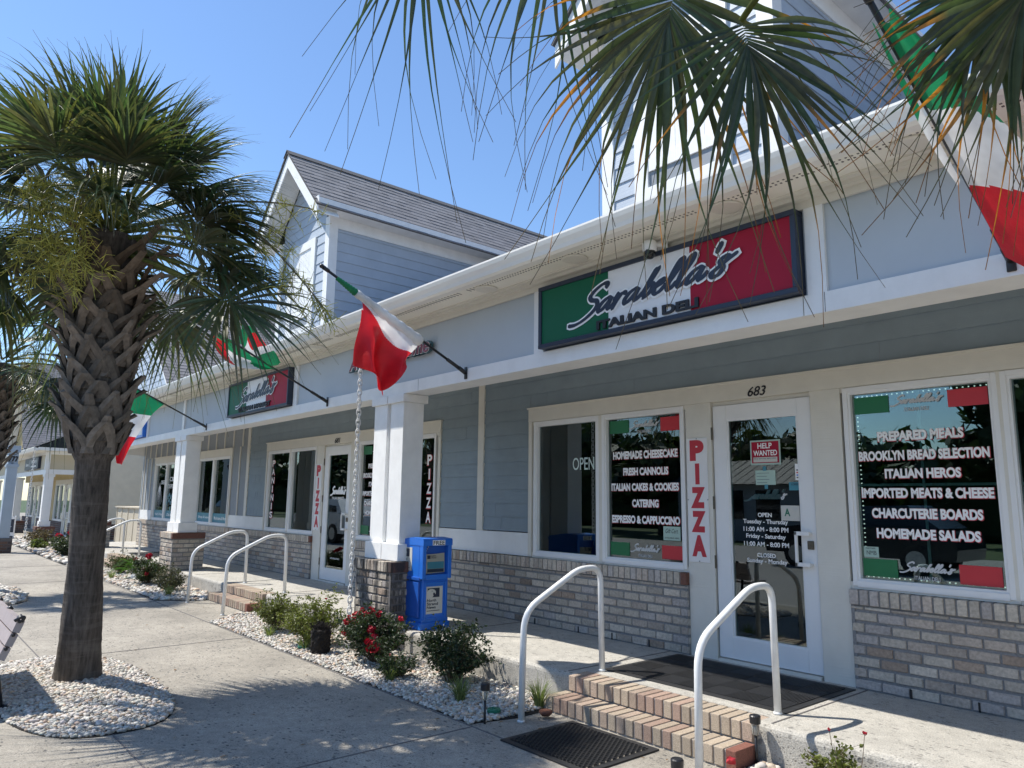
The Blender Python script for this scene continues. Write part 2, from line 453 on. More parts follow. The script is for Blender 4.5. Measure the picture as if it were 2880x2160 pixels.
def ico(sub):
    bm = bmesh.new(); bmesh.ops.create_icosphere(bm, subdivisions=sub, radius=1)
    v = np.array([q.co[:] for q in bm.verts], np.float32); fc = np.array([[q.index for q in p.verts] for p in bm.faces], np.int32)
    bm.free(); return v, fc
ICO = {1: ico(1), 2: ico(2)}
def pebbles(name, pts, rad, label, sub=1, seed=1):
    """one mesh of rounded stones; pts is an (n,3) array"""
    rs = np.random.RandomState(seed); V, F = ICO[sub]; n = len(pts)
    r_ = rad*(.62+.75*rs.rand(n)**1.6); sc = np.stack([r_*(.95+.6*rs.rand(n)), r_*(.8+.3*rs.rand(n)), r_*(.5+.25*rs.rand(n))], 1)
    a = rs.rand(n)*6.283; ti = (rs.rand(n)-.5)*.8
    P = V[None]*sc[:, None]; nz = 1+.10*rs.randn(n, V.shape[0], 1); P = P*nz
    ct, st = np.cos(ti)[:, None], np.sin(ti)[:, None]
    x, y, z = P[..., 0]*ct+P[..., 2]*st, P[..., 1], -P[..., 0]*st+P[..., 2]*ct
    ca, sa = np.cos(a)[:, None], np.sin(a)[:, None]
    P = np.stack([x*ca-y*sa, x*sa+y*ca, z], -1)+pts[:, None]
    verts = P.reshape(-1, 3).astype(np.float32); faces = (F[None]+(np.arange(n)*len(V))[:, None, None]).reshape(-1, 3)
    me = bpy.data.meshes.new(name)
    me.vertices.add(len(verts)); me.vertices.foreach_set('co', verts.ravel())
    me.loops.add(faces.size); me.loops.foreach_set('vertex_index', faces.ravel().astype(np.int32))
    me.polygons.add(len(faces)); me.polygons.foreach_set('loop_start', np.arange(0, faces.size, 3, dtype=np.int32))
    me.polygons.foreach_set('use_smooth', np.ones(len(faces), bool))
    me.update(calc_edges=True); me.validate()
    base = np.array([.64, .60, .53]); c = base*(.62+.48*rs.rand(n, 1))*(1+.018*rs.randn(n, 3))
    wch = rs.rand(n); c[wch < .10] *= [.95, .76, .62]; c[(wch > .10) & (wch < .18)] *= [.55, .55, .56]; c[(wch > .18) & (wch < .24)] *= [.95, .82, .72]
    colr = np.ones((n, len(V), 4), np.float32); colr[..., :3] = np.clip(c, .03, .85)[:, None]
    ca_ = me.color_attributes.new('Col', 'FLOAT_COLOR', 'POINT'); ca_.data.foreach_set('color', colr.ravel())
    me.materials.append(MATS['pebble'])
    ob = bpy.data.objects.new(name, me); col.objects.link(ob)
    return tag(ob, label, 'pebbles', kind='stuff')
def scatter(inside, box, sp, seed, hump=None):
    rs = np.random.RandomState(seed); x0, x1, y0, y1 = box; out = []
    for L in range(2):
        gx, gy = np.meshgrid(np.arange(x0, x1, sp), np.arange(y0, y1, sp*.86))
        gx = gx+(np.arange(gx.shape[0]) % 2)[:, None]*sp/2
        p = np.stack([gx.ravel(), gy.ravel()], 1)+sp*.6*(rs.rand(gx.size, 2)-.5)+L*sp*.5
        if L: p = p[rs.rand(len(p)) < .55]
        p = p[[inside(*q) for q in p]]
        h = np.array([hump(*q) if hump else 0 for q in p])
        out.append(np.column_stack([p, GZ+.008+h+L*sp*.33]))
    return np.concatenate(out)
def soil_bed(name, poly, z=.004):
    mb = MB(); mb.prism(poly, 'z', GZ, GZ+z); tag(mb.build(name, 'soil'), None, None, kind='structure')
def selli(cx, cy, a, b, n=40, e=2.6):
    P = []
    for k in range(n):
        t = 2*math.pi*k/n; c, s_ = math.cos(t), math.sin(t)
        P.append((cx+a*math.copysign(abs(c)**(2/e), c), cy+b*math.copysign(abs(s_)**(2/e), s_)))
    return P
def in_selli(cx, cy, a, b, e=2.6): return lambda x, y: abs((x-cx)/a)**e+abs((y-cy)/b)**e < .97
BED1 = (-10.0, -4.22, -2.25, -1.37)
def in_bed1(x, y):
    return -10.0+max(0, (-1.75-y))*.9 < x < -4.17 and -2.25 < y < -1.36 and not (-7.40 < x < -6.62 and y > -1.46) and not (x > -4.24 and y < -2.14)
soil_bed('planting_bed', [(-10.0, -1.36), (-10.0, -1.75), (-9.55, -2.25), (-4.24, -2.25), (-4.15, -1.9), (-4.15, -1.36)])
pebbles('bed_pebbles', scatter(in_bed1, BED1, .028, 3), .0172, 'white river pebbles filling the long planting bed below the porch', 1, 3)
hump = lambda cx, cy, a, b: (lambda x, y: .055*max(0, 1-abs((x-cx)/a)**2-abs((y-cy)/b)**2))
for k, (cx, cy, a, b) in enumerate(((-6.93, -4.17, 1.45, .57), (-14.05, -4.2, 1.5, .55))):
    soil_bed('tree_bed', selli(cx, cy, a, b), .004)
    pebbles('palm_bed_pebbles', scatter(in_selli(cx, cy, a, b), (cx-a, cx+a, cy-b, cy+b), .0265 if k == 0 else .055, 11+k, hump(cx, cy, a, b)), .0165 if k == 0 else .036,
            ['white pebbles heaped in the rounded bed round the near palm trunk', 'white pebbles in the farther rounded bed at the left edge'][k], 1, 21+k)
def rect_in(x0, x1, y0, y1, cut=None): return lambda x, y: x0 < x < x1 and y0 < y < y1 and not (cut and cut[0] < x < cut[1] and y > cut[2])
soil_bed('planting_bed', [(-17.5, -2.2), (-12.0, -2.25), (-11.62, -1.75), (-11.62, -1.36), (-17.5, -1.36)])
pebbles('bed_pebbles', scatter(lambda x, y: -17.5 < x < -11.62-max(0, -1.75-y)*.9 and -2.22 < y < -1.36 and not (-15.2 < x < -14.0 and y > -1.46), (-17.5, -11.6, -2.25, -1.36), .055, 5), .033,
        'white pebbles in the planting bed beyond the second doorway', 1, 31)
soil_bed('planting_bed', [(-2.56, -1.36), (-2.56, -2.25), (3, -2.25), (3, -1.36)])
pebbles('bed_pebbles', scatter(rect_in(-2.53, .8, -2.23, -1.37), (-2.6, .8, -2.25, -1.36), .036, 6), .024,
        'white and buff pebbles beside the near brick steps at the bottom edge', 1, 41)
soil_bed('planting_bed', [(-33, -2.25), (-19.2, -2.25), (-19.2, -1.36), (-33, -1.36)])
pebbles('bed_pebbles', scatter(rect_in(-33, -19.2, -2.22, -1.37), (-33, -19.2, -2.25, -1.36), .12, 8), .07,
        'distant strip of white pebbles beside the far entrance', 1, 51)

# ================================================================== porch and brick steps
def brick_wall(mb, mo, o, a, n, s0, s1, k0, k1, cl, ch=.078, bl=.187, depth=.05, skip=None, seed=0, gap=.0165):
    """running-bond bricks with soft edges in front of a mortar slab"""
    rr = random.Random(seed); o, a, n = Vector(o), Vector(a).normalized(), Vector(n).normalized(); up = Vector((0, 0, 1))
    mo.fbox(o, a, n, up, s0, s1, -depth, -.009, k0, k1)
    row = 0; z = k0
    while z < k1-.02:
        z1 = min(z+ch, k1); s = s0-(bl/2 if row % 2 else 0)
        while s < s1-.005:
            e = min(s+bl, s1); b = max(s, s0)
            if e-b > .02:
                mb.col = cl(rr)
                g = gap/2; x0, x1, y0, y1 = b+g*.6, e-g*.6, z+g, z1-g; dd = rr.uniform(-.002, .003); i_ = .004
                j = lambda: rr.uniform(-.003, .003)
                back = [mb.p(*(o+a*x+up*y+n*-.012)) for x, y in ((x0, y0), (x1, y0), (x1, y1), (x0, y1))]
                xm, x3 = (x0+x1)/2, (x1-x0)*.22
                fr = [mb.p(*(o+a*(x+j())+up*(y+j()*.8)+n*dd)) for x, y in ((x0+i_, y0+i_*1.6), (x0+x3, y0+i_), (x1-x3, y0+i_), (x1-i_, y0+i_*1.6), (x1-i_, y1-i_*1.6), (x1-x3, y1-i_), (x0+x3, y1-i_), (x0+i_, y1-i_*1.6))]
                c0_ = mb.col; kk = [rr.uniform(.80, 1.06) for _ in range(3)]
                for vi, ki in zip(fr, (0, 1, 1, 2, 2, 1, 1, 0)): mb.c[vi] = tuple(q_*kk[ki] for q_ in c0_)
                mb.face(*fr); mb.face(back[0], back[1], fr[3], fr[2], fr[1], fr[0]); mb.face(back[1], back[2], fr[4], fr[3]); mb.face(back[2], back[3], fr[7], fr[6], fr[5], fr[4]); mb.face(back[3], back[0], fr[0], fr[7])
            s += bl
        z += ch; row += 1
def tan_brick(rr):
    t = rr.random(); k = rr.uniform(.80, 1.12)
    c = (.58, .51, .42) if t < .55 else (.54, .455, .375) if t < .8 else (.49, .44, .40) if t < .94 else (.41, .315, .24)
    return tuple(q*k for q in c)
def dark_brick(rr):
    k = rr.uniform(.75, 1.2); c = (.17, .10, .075) if rr.random() < .6 else (.12, .085, .075)
    return tuple(q*k for q in c)
def step_col(rr):
    t = rr.random(); k = rr.uniform(.85, 1.12)
    c = (.46, .375, .28) if t < .55 else (.44, .34, .26) if t < .85 else (.40, .28, .215)
    return tuple(q*k for q in c)
def rowlock(mb, mo, x0, x1, y0, y1, z0, z1, cl, pitch=.077, seed=0, end_red=None):
    """bricks on edge, side by side along x, as a sill or a tread"""
    rr = random.Random(seed); n = max(1, round((x1-x0)/pitch)); p = (x1-x0)/n
    mo.box(x0+.004, x1-.004, y0+.010, y1, z0, z1-.007)
    for i in range(n):
        mb.col = cl(rr)
        if end_red and i == n-1: mb.col = end_red
        a, b = x0+i*p+.0065, x0+(i+1)*p-.0065
        if i == n-1: b = x1
        if i == 0: a = x0
        d = rr.uniform(-.002, .002)
        mb.bevbox(a, b, y0+d, y1+.002, z0+.002, z1+d*.7, .005)
def steps(ox, seed, x0=-4.13, x1=-2.58):
    t = thing('brick_steps', (ox-3.35, -1.5, GZ), ['two tan brick steps up to the deli door behind the near handrails', 'two brick steps in front of the second shop door', 'farthest brick steps partly hidden by the sago palm'][seed], 'steps', 'brick steps along the porch')
    off = (ox, 0, 0); a, b = MB(off), MB(off)
    rowlock(a, b, x0, x1, -1.40, -1.19, -.112, -.002, step_col, .0755, seed+5)
    b.box(x0+.01, x1-.01, -1.385, -1.20, GZ, -.114)
    a.build('upper_tread', 'step_brick', t); b.build('mortar', 'mortar_light', t)
    a, b = MB(off), MB(off)
    rowlock(a, b, x0-.03, x1+.02, -1.61, -1.401, -.222, -.115, step_col, .0755, seed+9, (.25, .10, .07))
    rr = random.Random(4); 
    a.build('lower_tread', 'step_brick', t); b.box(x0, x1, -1.60, -1.41, GZ, -.224); b.build('mortar', 'mortar_light', t)
mb = MB()
def porch_block(x0, x1):
    """slab with a rounded front arris"""
    pr = [(7, GZ), (7, 0), (-1.315, 0), (-1.335, -.006), (-1.348, -.02), (-1.353, -.04), (-1.35, GZ)]
    mb.prism(pr, 'x', x0, x1)
mb.off = (0, 0, 0)
px = [-24, -4.13-15.1, -2.58-15.1, -4.13-7.48, -2.58-7.48, -4.13, -2.58, 4]
for i in range(0, 8, 2): porch_block(px[i], px[i+1])
for i in (1, 3, 5): mb.box(px[i], px[i+1], -1.188, 7, GZ, -.001)
pt = tag(mb.build('porch_floor', 'porch_concrete'), None, None, kind='structure')
mb = MB()
for x in (-2.50, -4.22, -10.0, -11.7, -6.2, -8.2, -13.2): mb.box(x-.006, x+.006, -1.31, -.005, .0005, .003)
tag(mb.build('porch_joints', 'mortar_dark'), None, None, kind='structure')
for k, ox in enumerate((0, -7.48, -15.1)): steps(ox, k)

# ================================================================== the gray shop building
shop = thing('shop_building', (-10, 2, 0), 'long blue-gray shop building with white trim, brick base, porch columns and dormers', 'building')
def lap(mb, o, a, n, s0, s1, k0, k1, exp=.158, lims=None, t=.012):
    """overlapping boards: each a wedge, thick at its lower edge"""
    o, a, n = Vector(o), Vector(a).normalized(), Vector(n).normalized(); up = Vector((0, 0, 1)); z = k0
    while z < k1-.004:
        z1 = min(z+exp, k1)
        l0 = lims(z) if lims else (s0, s1); l1 = lims(z1) if lims else (s0, s1)
        if l0[1]-l0[0] > .01:
            P = lambda s, d, k: mb.p(*(o+a*s+n*d+up*k))
            b0, b1 = P(l0[0], t, z), P(l0[1], t, z); t0, t1 = P(l1[0], .001, z1), P(l1[1], .001, z1)
            w0, w1 = P(l0[0], -.01, z), P(l0[1], -.01, z)
            mb.face(b0, b1, t1, t0); mb.face(w0, w1, b1, b0)
        z += exp
def shop_window(parent, x0, x1, off, z0=.77, z1=2.125, mats=('vinyl_white', 'window_glass'), lights=False, cross=True, seed=0):
    """one fixed pane in a stepped frame, grid bars between the glass"""
    a = MB(off); w_ = .055
    for (p, q, y0, y1) in ((w_, .0, -.022, .07), (.018, -.018, -.010, .062)):
        if q < 0: X0, X1, Z0, Z1 = x0, x1, z0, z1; i_, o_ = 0.0, .018
        else: X0, X1, Z0, Z1 = x0-.018, x1+.018, z0-.018, z1+.018; i_, o_ = 0.0, w_-.02
        if q < 0:
            a.box(X0-o_, X0, y0, y1, Z0-o_, Z1+o_); a.box(X1, X1+o_, y0, y1, Z0-o_, Z1+o_)
            a.box(X0, X1, y0, y1, Z1, Z1+o_); a.box(X0, X1, y0, y1, Z0-o_, Z0)
        else:
            a.bevbox(X0-o_, X0, y0, y1, Z0-o_, Z1+o_, .004); a.bevbox(X1, X1+o_, y0, y1, Z0-o_, Z1+o_, .004)
            a.box(X0, X1, y0, y1, Z1, Z1+o_); a.box(X0, X1, y0, y1, Z0-o_-.006, Z0)
    fr = a.build('window', mats[0], parent)
    b = MB(off); b.box(x0, x1, .030, .034, z0, z1); b.build('pane', mats[1], fr)
    if cross:
        c = MB(off); xm, zm = (x0+x1)/2, (z0+z1)/2; c.box(xm-.009, xm+.009, .040, .046, z0, z1); c.box(x0, xm-.009, .040, .046, zm-.009, zm+.009); c.box(xm+.009, x1, .040, .046, zm-.009, zm+.009)
        c.build('grille', 'glass_bar', fr)
    if lights:
        d = MB(off); rr = random.Random(seed); q = .0042
        def dot(x, z): d.bevbox(x-q, x+q, .05, .05+2*q, z-q, z+q, .002)
        z = z0+.03
        while z < z1-.02: dot(x0+.022, z); z += .033
        x = x0+.03
        while x < x1-.02: dot(x, z1-.016); dot(x, z0+.016) if rr.random() < .8 else None; x += .036
        d.build('light_string', 'led_light', fr)
    return fr
def shopfront(root, off, wall='siding_blue', wood='siding_blue', batten=False, trim='cream_trim', brick=('brick', 'mortar', tan_brick), L=-6.15, Rr=-.38, apron=True, plain=False, names=('deli',), gapx=None):
    ox = off[0]; W = {}
    t = MB(off)
    t.box(L, Rr, -.030, .08, 2.184, 2.325)                                   # head board
    t.box(L-.012, Rr+.012, -.045, .08, 2.325, 2.345)
    t.box(L, L+.055, -.026, .08, .70, 2.183); t.box(Rr-.055, Rr, -.026, .08, .70, 2.183)
    t.box(-4.012, -3.745, -.018, .08, .0, 2.183); t.box(-2.823, -2.583, -.018, .08, .0, 2.183)
    t.box(-5.085, -5.04, -.020, .08, .70, 2.183); t.box(-1.545, -1.515, -.020, .08, .70, 2.183)
    t.box(L+.056, -4.013, -.012, .08, 2.145, 2.1835); t.box(-2.582, Rr-.056, -.012, .08, 2.145, 2.1835)
    t.box(L+.056, -4.013, -.014, .10, .694, .745); t.box(-2.582, Rr-.056, -.014, .10, .694, .745)
    t.box(-3.744, -2.824, .02, .1, 2.152, 2.183); t.box(-3.73, -2.84, -.03, .1, .0, .022)
    t.build('window_trim', trim, root)
    for nm, x0, x1, li in (('a', -6.018, -5.138, True), ('b', -4.99, -4.085, True), ('c', -2.51, -1.59, True), ('d', -1.465, -.55, False)):
        W[nm] = shop_window(root, x0, x1, off, lights=li and not plain, seed=ord(nm))
    # the glazed door
    d = MB(off); x0, x1 = -3.734, -2.833
    d.bevbox(x0, x0+.135, .0, .045, .03, 2.148, .004); d.bevbox(x1-.115, x1, .0, .045, .03, 2.148, .004)
    d.box(x0+.135, x1-.115, .001, .044, 2.02, 2.147); d.box(x0+.135, x1-.115, .001, .044, .031, .20)
    for q in ((x0+.135, x0+.150, .2, 2.02), (x1-.130, x1-.115, .2, 2.02)): d.box(q[0], q[1], .008, .038, q[2], q[3])
    d.box(x0+.15, x1-.13, .008, .038, 2.005, 2.02); d.box(x0+.15, x1-.13, .008, .038, .2, .215)
    W['door'] = d.build('door', 'vinyl_white', root)
    g = MB(off); g.box(x0+.15, x1-.13, .020, .026, .215, 2.005); g.build('pane', 'window_glass', W['door'])
    h = MB(off); h.bevbox(-2.985, -2.965, -.062, -.042, .825, 1.09, .003)
    h.bevbox(-2.985, -2.865, -.062, -.040, 1.06, 1.09, .003); h.bevbox(-2.985, -2.865, -.062, -.040, .825, .855, .003)
    h.box(-2.889, -2.868, -.041, .0, 1.065, 1.085); h.box(-2.889, -2.868, -.041, .0, .83, .85)
    h.build('handle', 'vinyl_white', W['door'])
    k = MB(off); k.bevbox(-2.905, -2.855, -.016, .0, .955, 1.02, .004); k.lathe(-2.88, -.02, [(.004, .985), (.004, .99)], 6); k.build('lock', 'bronze', W['door'])
    for z in (.25, .75, 1.25, 1.85):
        k = MB(off); k.tube([(-3.742, -.012, z), (-3.742, -.012, z+.11)], .008, 8); k.build('hinge', 'bronze', W['door'])
    return W
UN = {}
for k, ox in enumerate((0, -7.5, -15.1)): UN[k] = shopfront(shop, (ox, 0, 0), plain=(k == 2))
# siding between and above the openings
mb = MB(); X = (1, 0, 0); NY = (0, -1, 0)
lap(mb, (0, 0, 0), X, NY, -14.53, 3.5, 2.346, 2.80)
for x0, x1 in ((-7.88, -7.085), (-6.975, -6.15), (-.38, .42), (.53, 3.5)): lap(mb, (0, 0, 0), X, NY, x0, x1, .96, 2.346)
lap(mb, (0, 0, 0), X, NY, -14.53, -13.65, .96, 2.346)
mb.build('lap_siding', 'siding_blue', shop)
mb = MB(); rr = random.Random(12)
for k in range(34):                                                      # butt joints between boards
    row = rr.choice((0, 1, 2)) if k < 20 else -rr.randint(1, 8); x = rr.uniform(-14.4, .4) if row >= 0 else rr.choice((rr.uniform(-7.8, -7.15), rr.uniform(-6.9, -6.2), rr.uniform(-14.45, -13.7)))
    z0 = 2.346+row*.158 if row >= 0 else .96+(-row-1)*.158
    mb.prism([(-.0132, z0+.002), (-.004, z0+.15), (-.0005, z0+.15), (-.0005, z0+.002)], 'x', x-.0012, x+.0012)
mb.build('board_joint', 'siding_gray', shop)
mb = MB()
mb.box(-22.4, -14.66, -.004, .05, 2.346, 2.80)
for x0, x1 in ((-15.48, -14.66), (-22.4, -21.25)): mb.box(x0, x1, -.004, .05, .95, 2.3455)
mb.build('panel_siding', 'siding_gray', shop)
mb = MB()
for x in [-22.3, -21.8, -21.25]+[-20.78+.53*i for i in range(12)]:
    if -22.4 < x < -14.7: mb.box(x-.02, x+.02, -.022, -.0045, 2.346, 2.80)
for x in (-15.05, -21.6, -22.0, -22.3): mb.box(x-.02, x+.02, -.022, -.0045, .95, 2.3455)
mb.build('batten', 'cream_trim', shop)
mb = MB()
for x0, x1 in ((-7.085, -6.975), (.42, .53), (-14.66, -14.53)): mb = MB(); mb.box(x0, x1, -.024, .06, .951, 2.80); mb.build('corner_board', 'cream_trim', shop)
mb = MB()
for x0, x1 in ((-7.88, -6.15), (-15.48, -13.65), (-22.4, -21.25), (-.38, 3.5)): mb = MB(); mb.box(x0+.001, x1-.001, -.020, .06, .70, .95); mb.build('apron_board', 'white_paint', shop)
# brick wainscot with its rowlock sill
for i, (x0, x1) in enumerate(((-2.582, 3.5), (-10.08, -4.013), (-17.68, -11.513), (-22.4, -19.113))):
    br, mo = MB(), MB(); brick_wall(br, mo, (0, -.045, 0), X, NY, x0, x1, 0, .585, tan_brick, seed=i)
    rowlock(br, mo, x0, x1, -.062, .03, .586, .692, tan_brick, .071, 20+i, (.19, .085, .06))
    for q in (x0, x1):
        brick_wall(br, mo, (q, 0, 0), (0, 1, 0), (-1 if q == x0 else 1, 0, 0), -.045, .05, 0, .585, tan_brick, bl=.11, depth=.03, seed=40+i)
    br.build('brick_base', 'brick', shop); mo.build('brick_mortar', 'mortar', shop)
# weep holes near the floor
mb = MB()
for x in (-2.2, -1.79, -4.9, -5.35, -4.45, -6.0): mb.box(x-.006, x+.006, -.052, -.046, .004, .065)
mb.build('weep_hole', 'black_metal', shop)
# room behind the glass
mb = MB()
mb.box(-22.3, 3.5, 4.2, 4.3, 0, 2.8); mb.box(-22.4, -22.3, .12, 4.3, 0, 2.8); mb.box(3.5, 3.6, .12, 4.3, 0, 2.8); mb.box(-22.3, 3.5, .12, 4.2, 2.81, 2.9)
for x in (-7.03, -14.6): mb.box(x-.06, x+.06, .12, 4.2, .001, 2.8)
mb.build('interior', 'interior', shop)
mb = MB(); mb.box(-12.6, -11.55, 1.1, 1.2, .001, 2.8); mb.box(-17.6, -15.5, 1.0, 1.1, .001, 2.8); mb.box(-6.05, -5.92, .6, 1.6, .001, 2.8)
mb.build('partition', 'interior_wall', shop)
mb = MB(); mb.box(-22.4, 3.5, .09, .118, 2.36, 2.9); mb.build('wall_backing', 'interior', shop)

# porch roof edge: beam, frieze panels, soffit, gutter
BX0, BX1 = -22.4, 3.5
mb = MB(); mb.box(BX0, BX1, -1.35, -1.325, 2.435, 2.56); mb.box(BX0+.001, BX1, -1.3249, -1.06, 2.437, 2.45); mb.box(BX0, BX1, -1.085, -1.06, 2.451, 2.60)
for xj in (-2.01, -6.35, -9.9, -14.35): pass
mb.build('beam', 'white_paint', shop)
mb = MB()
for xj in (-2.01, -6.42, -13.7): mb.box(xj-.0022, xj+.0022, -1.3512, -1.3502, 2.436, 2.559)
mb.build('board_joint', 'mortar', shop)
mb = MB(); mb.box(BX0+.03, BX1, -1.322, -1.28, 2.561, 3.14); mb.build('frieze_panel', 'panel_gray', shop)
mb = MB()
for x in (-2.055, -4.55, -9.51, -11.98, -14.47, -16.96, .41, -19.5): mb = MB(); mb.box(x-.06, x+.06, -1.348, -1.3225, 2.5605, 3.115); mb.build('frieze_post', 'white_paint', shop)
mb = MB(); mb.box(BX0, BX1, -1.352, -1.33, 3.115, 3.205); mb.box(BX0, BX1, -1.40, -1.3525, 3.165, 3.205); mb.box(BX0, BX1, -1.44, -1.4005, 3.19, 3.205)
mb.build('frieze_board', 'cream_trim', shop)
mb = MB(); mb.box(BX0-.3, BX1, -1.70, -1.34, 3.206, 3.216); mb.box(BX0-.3, BX1, -1.70, -1.672, 3.196, 3.2055); mb.build('soffit', 'soffit', shop)
mb = MB(); x = -21.5                                                     # perforated vent strip
while x < .5:
    st = .034 if x > -5 else .05
    if int(x*10) % 26 != 0:
        for q in range(2 if x > -5 else 1): mb.box(x-.006, x+.006, -1.655+q*.036, -1.655+q*.036+(.014 if x > -5 else .06), 3.2035, 3.2058)
    x += st
mb.build('soffit_vent', 'mortar_dark', shop)
mb = MB(); mb.prism([(-1.702, 3.19), (-1.765, 3.19), (-1.79, 3.205), (-1.80, 3.235), (-1.822, 3.27), (-1.832, 3.30), (-1.832, 3.315), (-1.818, 3.315), (-1.81, 3.28), (-1.702, 3.28)], 'x', BX0-.3, BX1)
mb.build('gutter', 'aluminium_white', shop)
mb = MB(); mb.box(BX0, BX1, -1.06, -.001, 2.801, 2.82); mb.build('porch_ceiling', 'soffit', shop)
mb = MB(); mb.box(BX0, BX0+.025, -1.324, -.03, 2.44, 3.2); mb.build('end_beam', 'white_paint', shop)
mb = MB(); mb.box(-22.42, -22.38, -.03, 6, 0, 3.4); mb.build('end_wall', 'siding_light', shop)
mb = MB(); mb.box(-22.43, 3.5, 5.9, 6.0, 0, 4); mb.build('rear_wall', 'siding_gray', shop)

def shingles(mb, o, a, up, n, s0, s1, k0, k1, exp=.14, lims=None, seed=0, tw=.3):
    """courses of tabs; a along the eave, up the slope, n the outward normal"""
    rr = random.Random(seed); o, a, up, n = Vector(o), Vector(a).normalized(), Vector(up).normalized(), Vector(n).normalized(); k = k0
    while k < k1-.01:
        e = min(k+exp, k1); l0 = lims(k) if lims else (s0, s1); s = l0[0]-rr.random()*tw
        while s < l0[1]:
            w_ = tw*rr.choice((.35, .6, .8, 1.0)); b, c = max(s, l0[0]), min(s+w_, l0[1])
            if c-b > .005:
                th = .008+rr.choice((0, 0, .004)); g = rr.uniform(.19, .25); mb.col = (g*1.03, g, g*1.02)
                P = lambda x, d, y: mb.p(*(o+a*x+up*y+n*d))
                i = [P(b, th, k), P(c, th, k), P(c, .002, e), P(b, .002, e), P(b, -.004, k), P(c, -.004, k)]
                mb.face(i[0], i[1], i[2], i[3]); mb.face(i[4], i[5], i[1], i[0])
            s += w_
        k += exp
mb = MB(); sl_ = Vector((0, 1, .5)).normalized(); sn = Vector((0, -.5, 1)).normalized()
shingles(mb, (0, -1.79, 3.318), X, sl_, sn, -22.7, 3.5, 0, 1.7, seed=1)
shingles(mb, (0, -1.79, 3.318), X, sl_, sn, -22.7, 3.5, 1.68, 8.1, .5, seed=2, tw=1.5)
mb.col = (.1, .1, .1); mb.quad((-22.7, -1.78, 3.31), (3.5, -1.78, 3.31), (3.5, 5.5, 6.94), (-22.7, 5.5, 6.94)); mb.quad((-22.7, 5.5, 6.945), (3.5, 5.5, 6.945), (3.5, 12, 3.6), (-22.7, 12, 3.6))
mb.box(-22.7, 3.5, -1.795, -1.70, 3.3155, 3.3215)
mb.build('roof', 'shingle', shop)

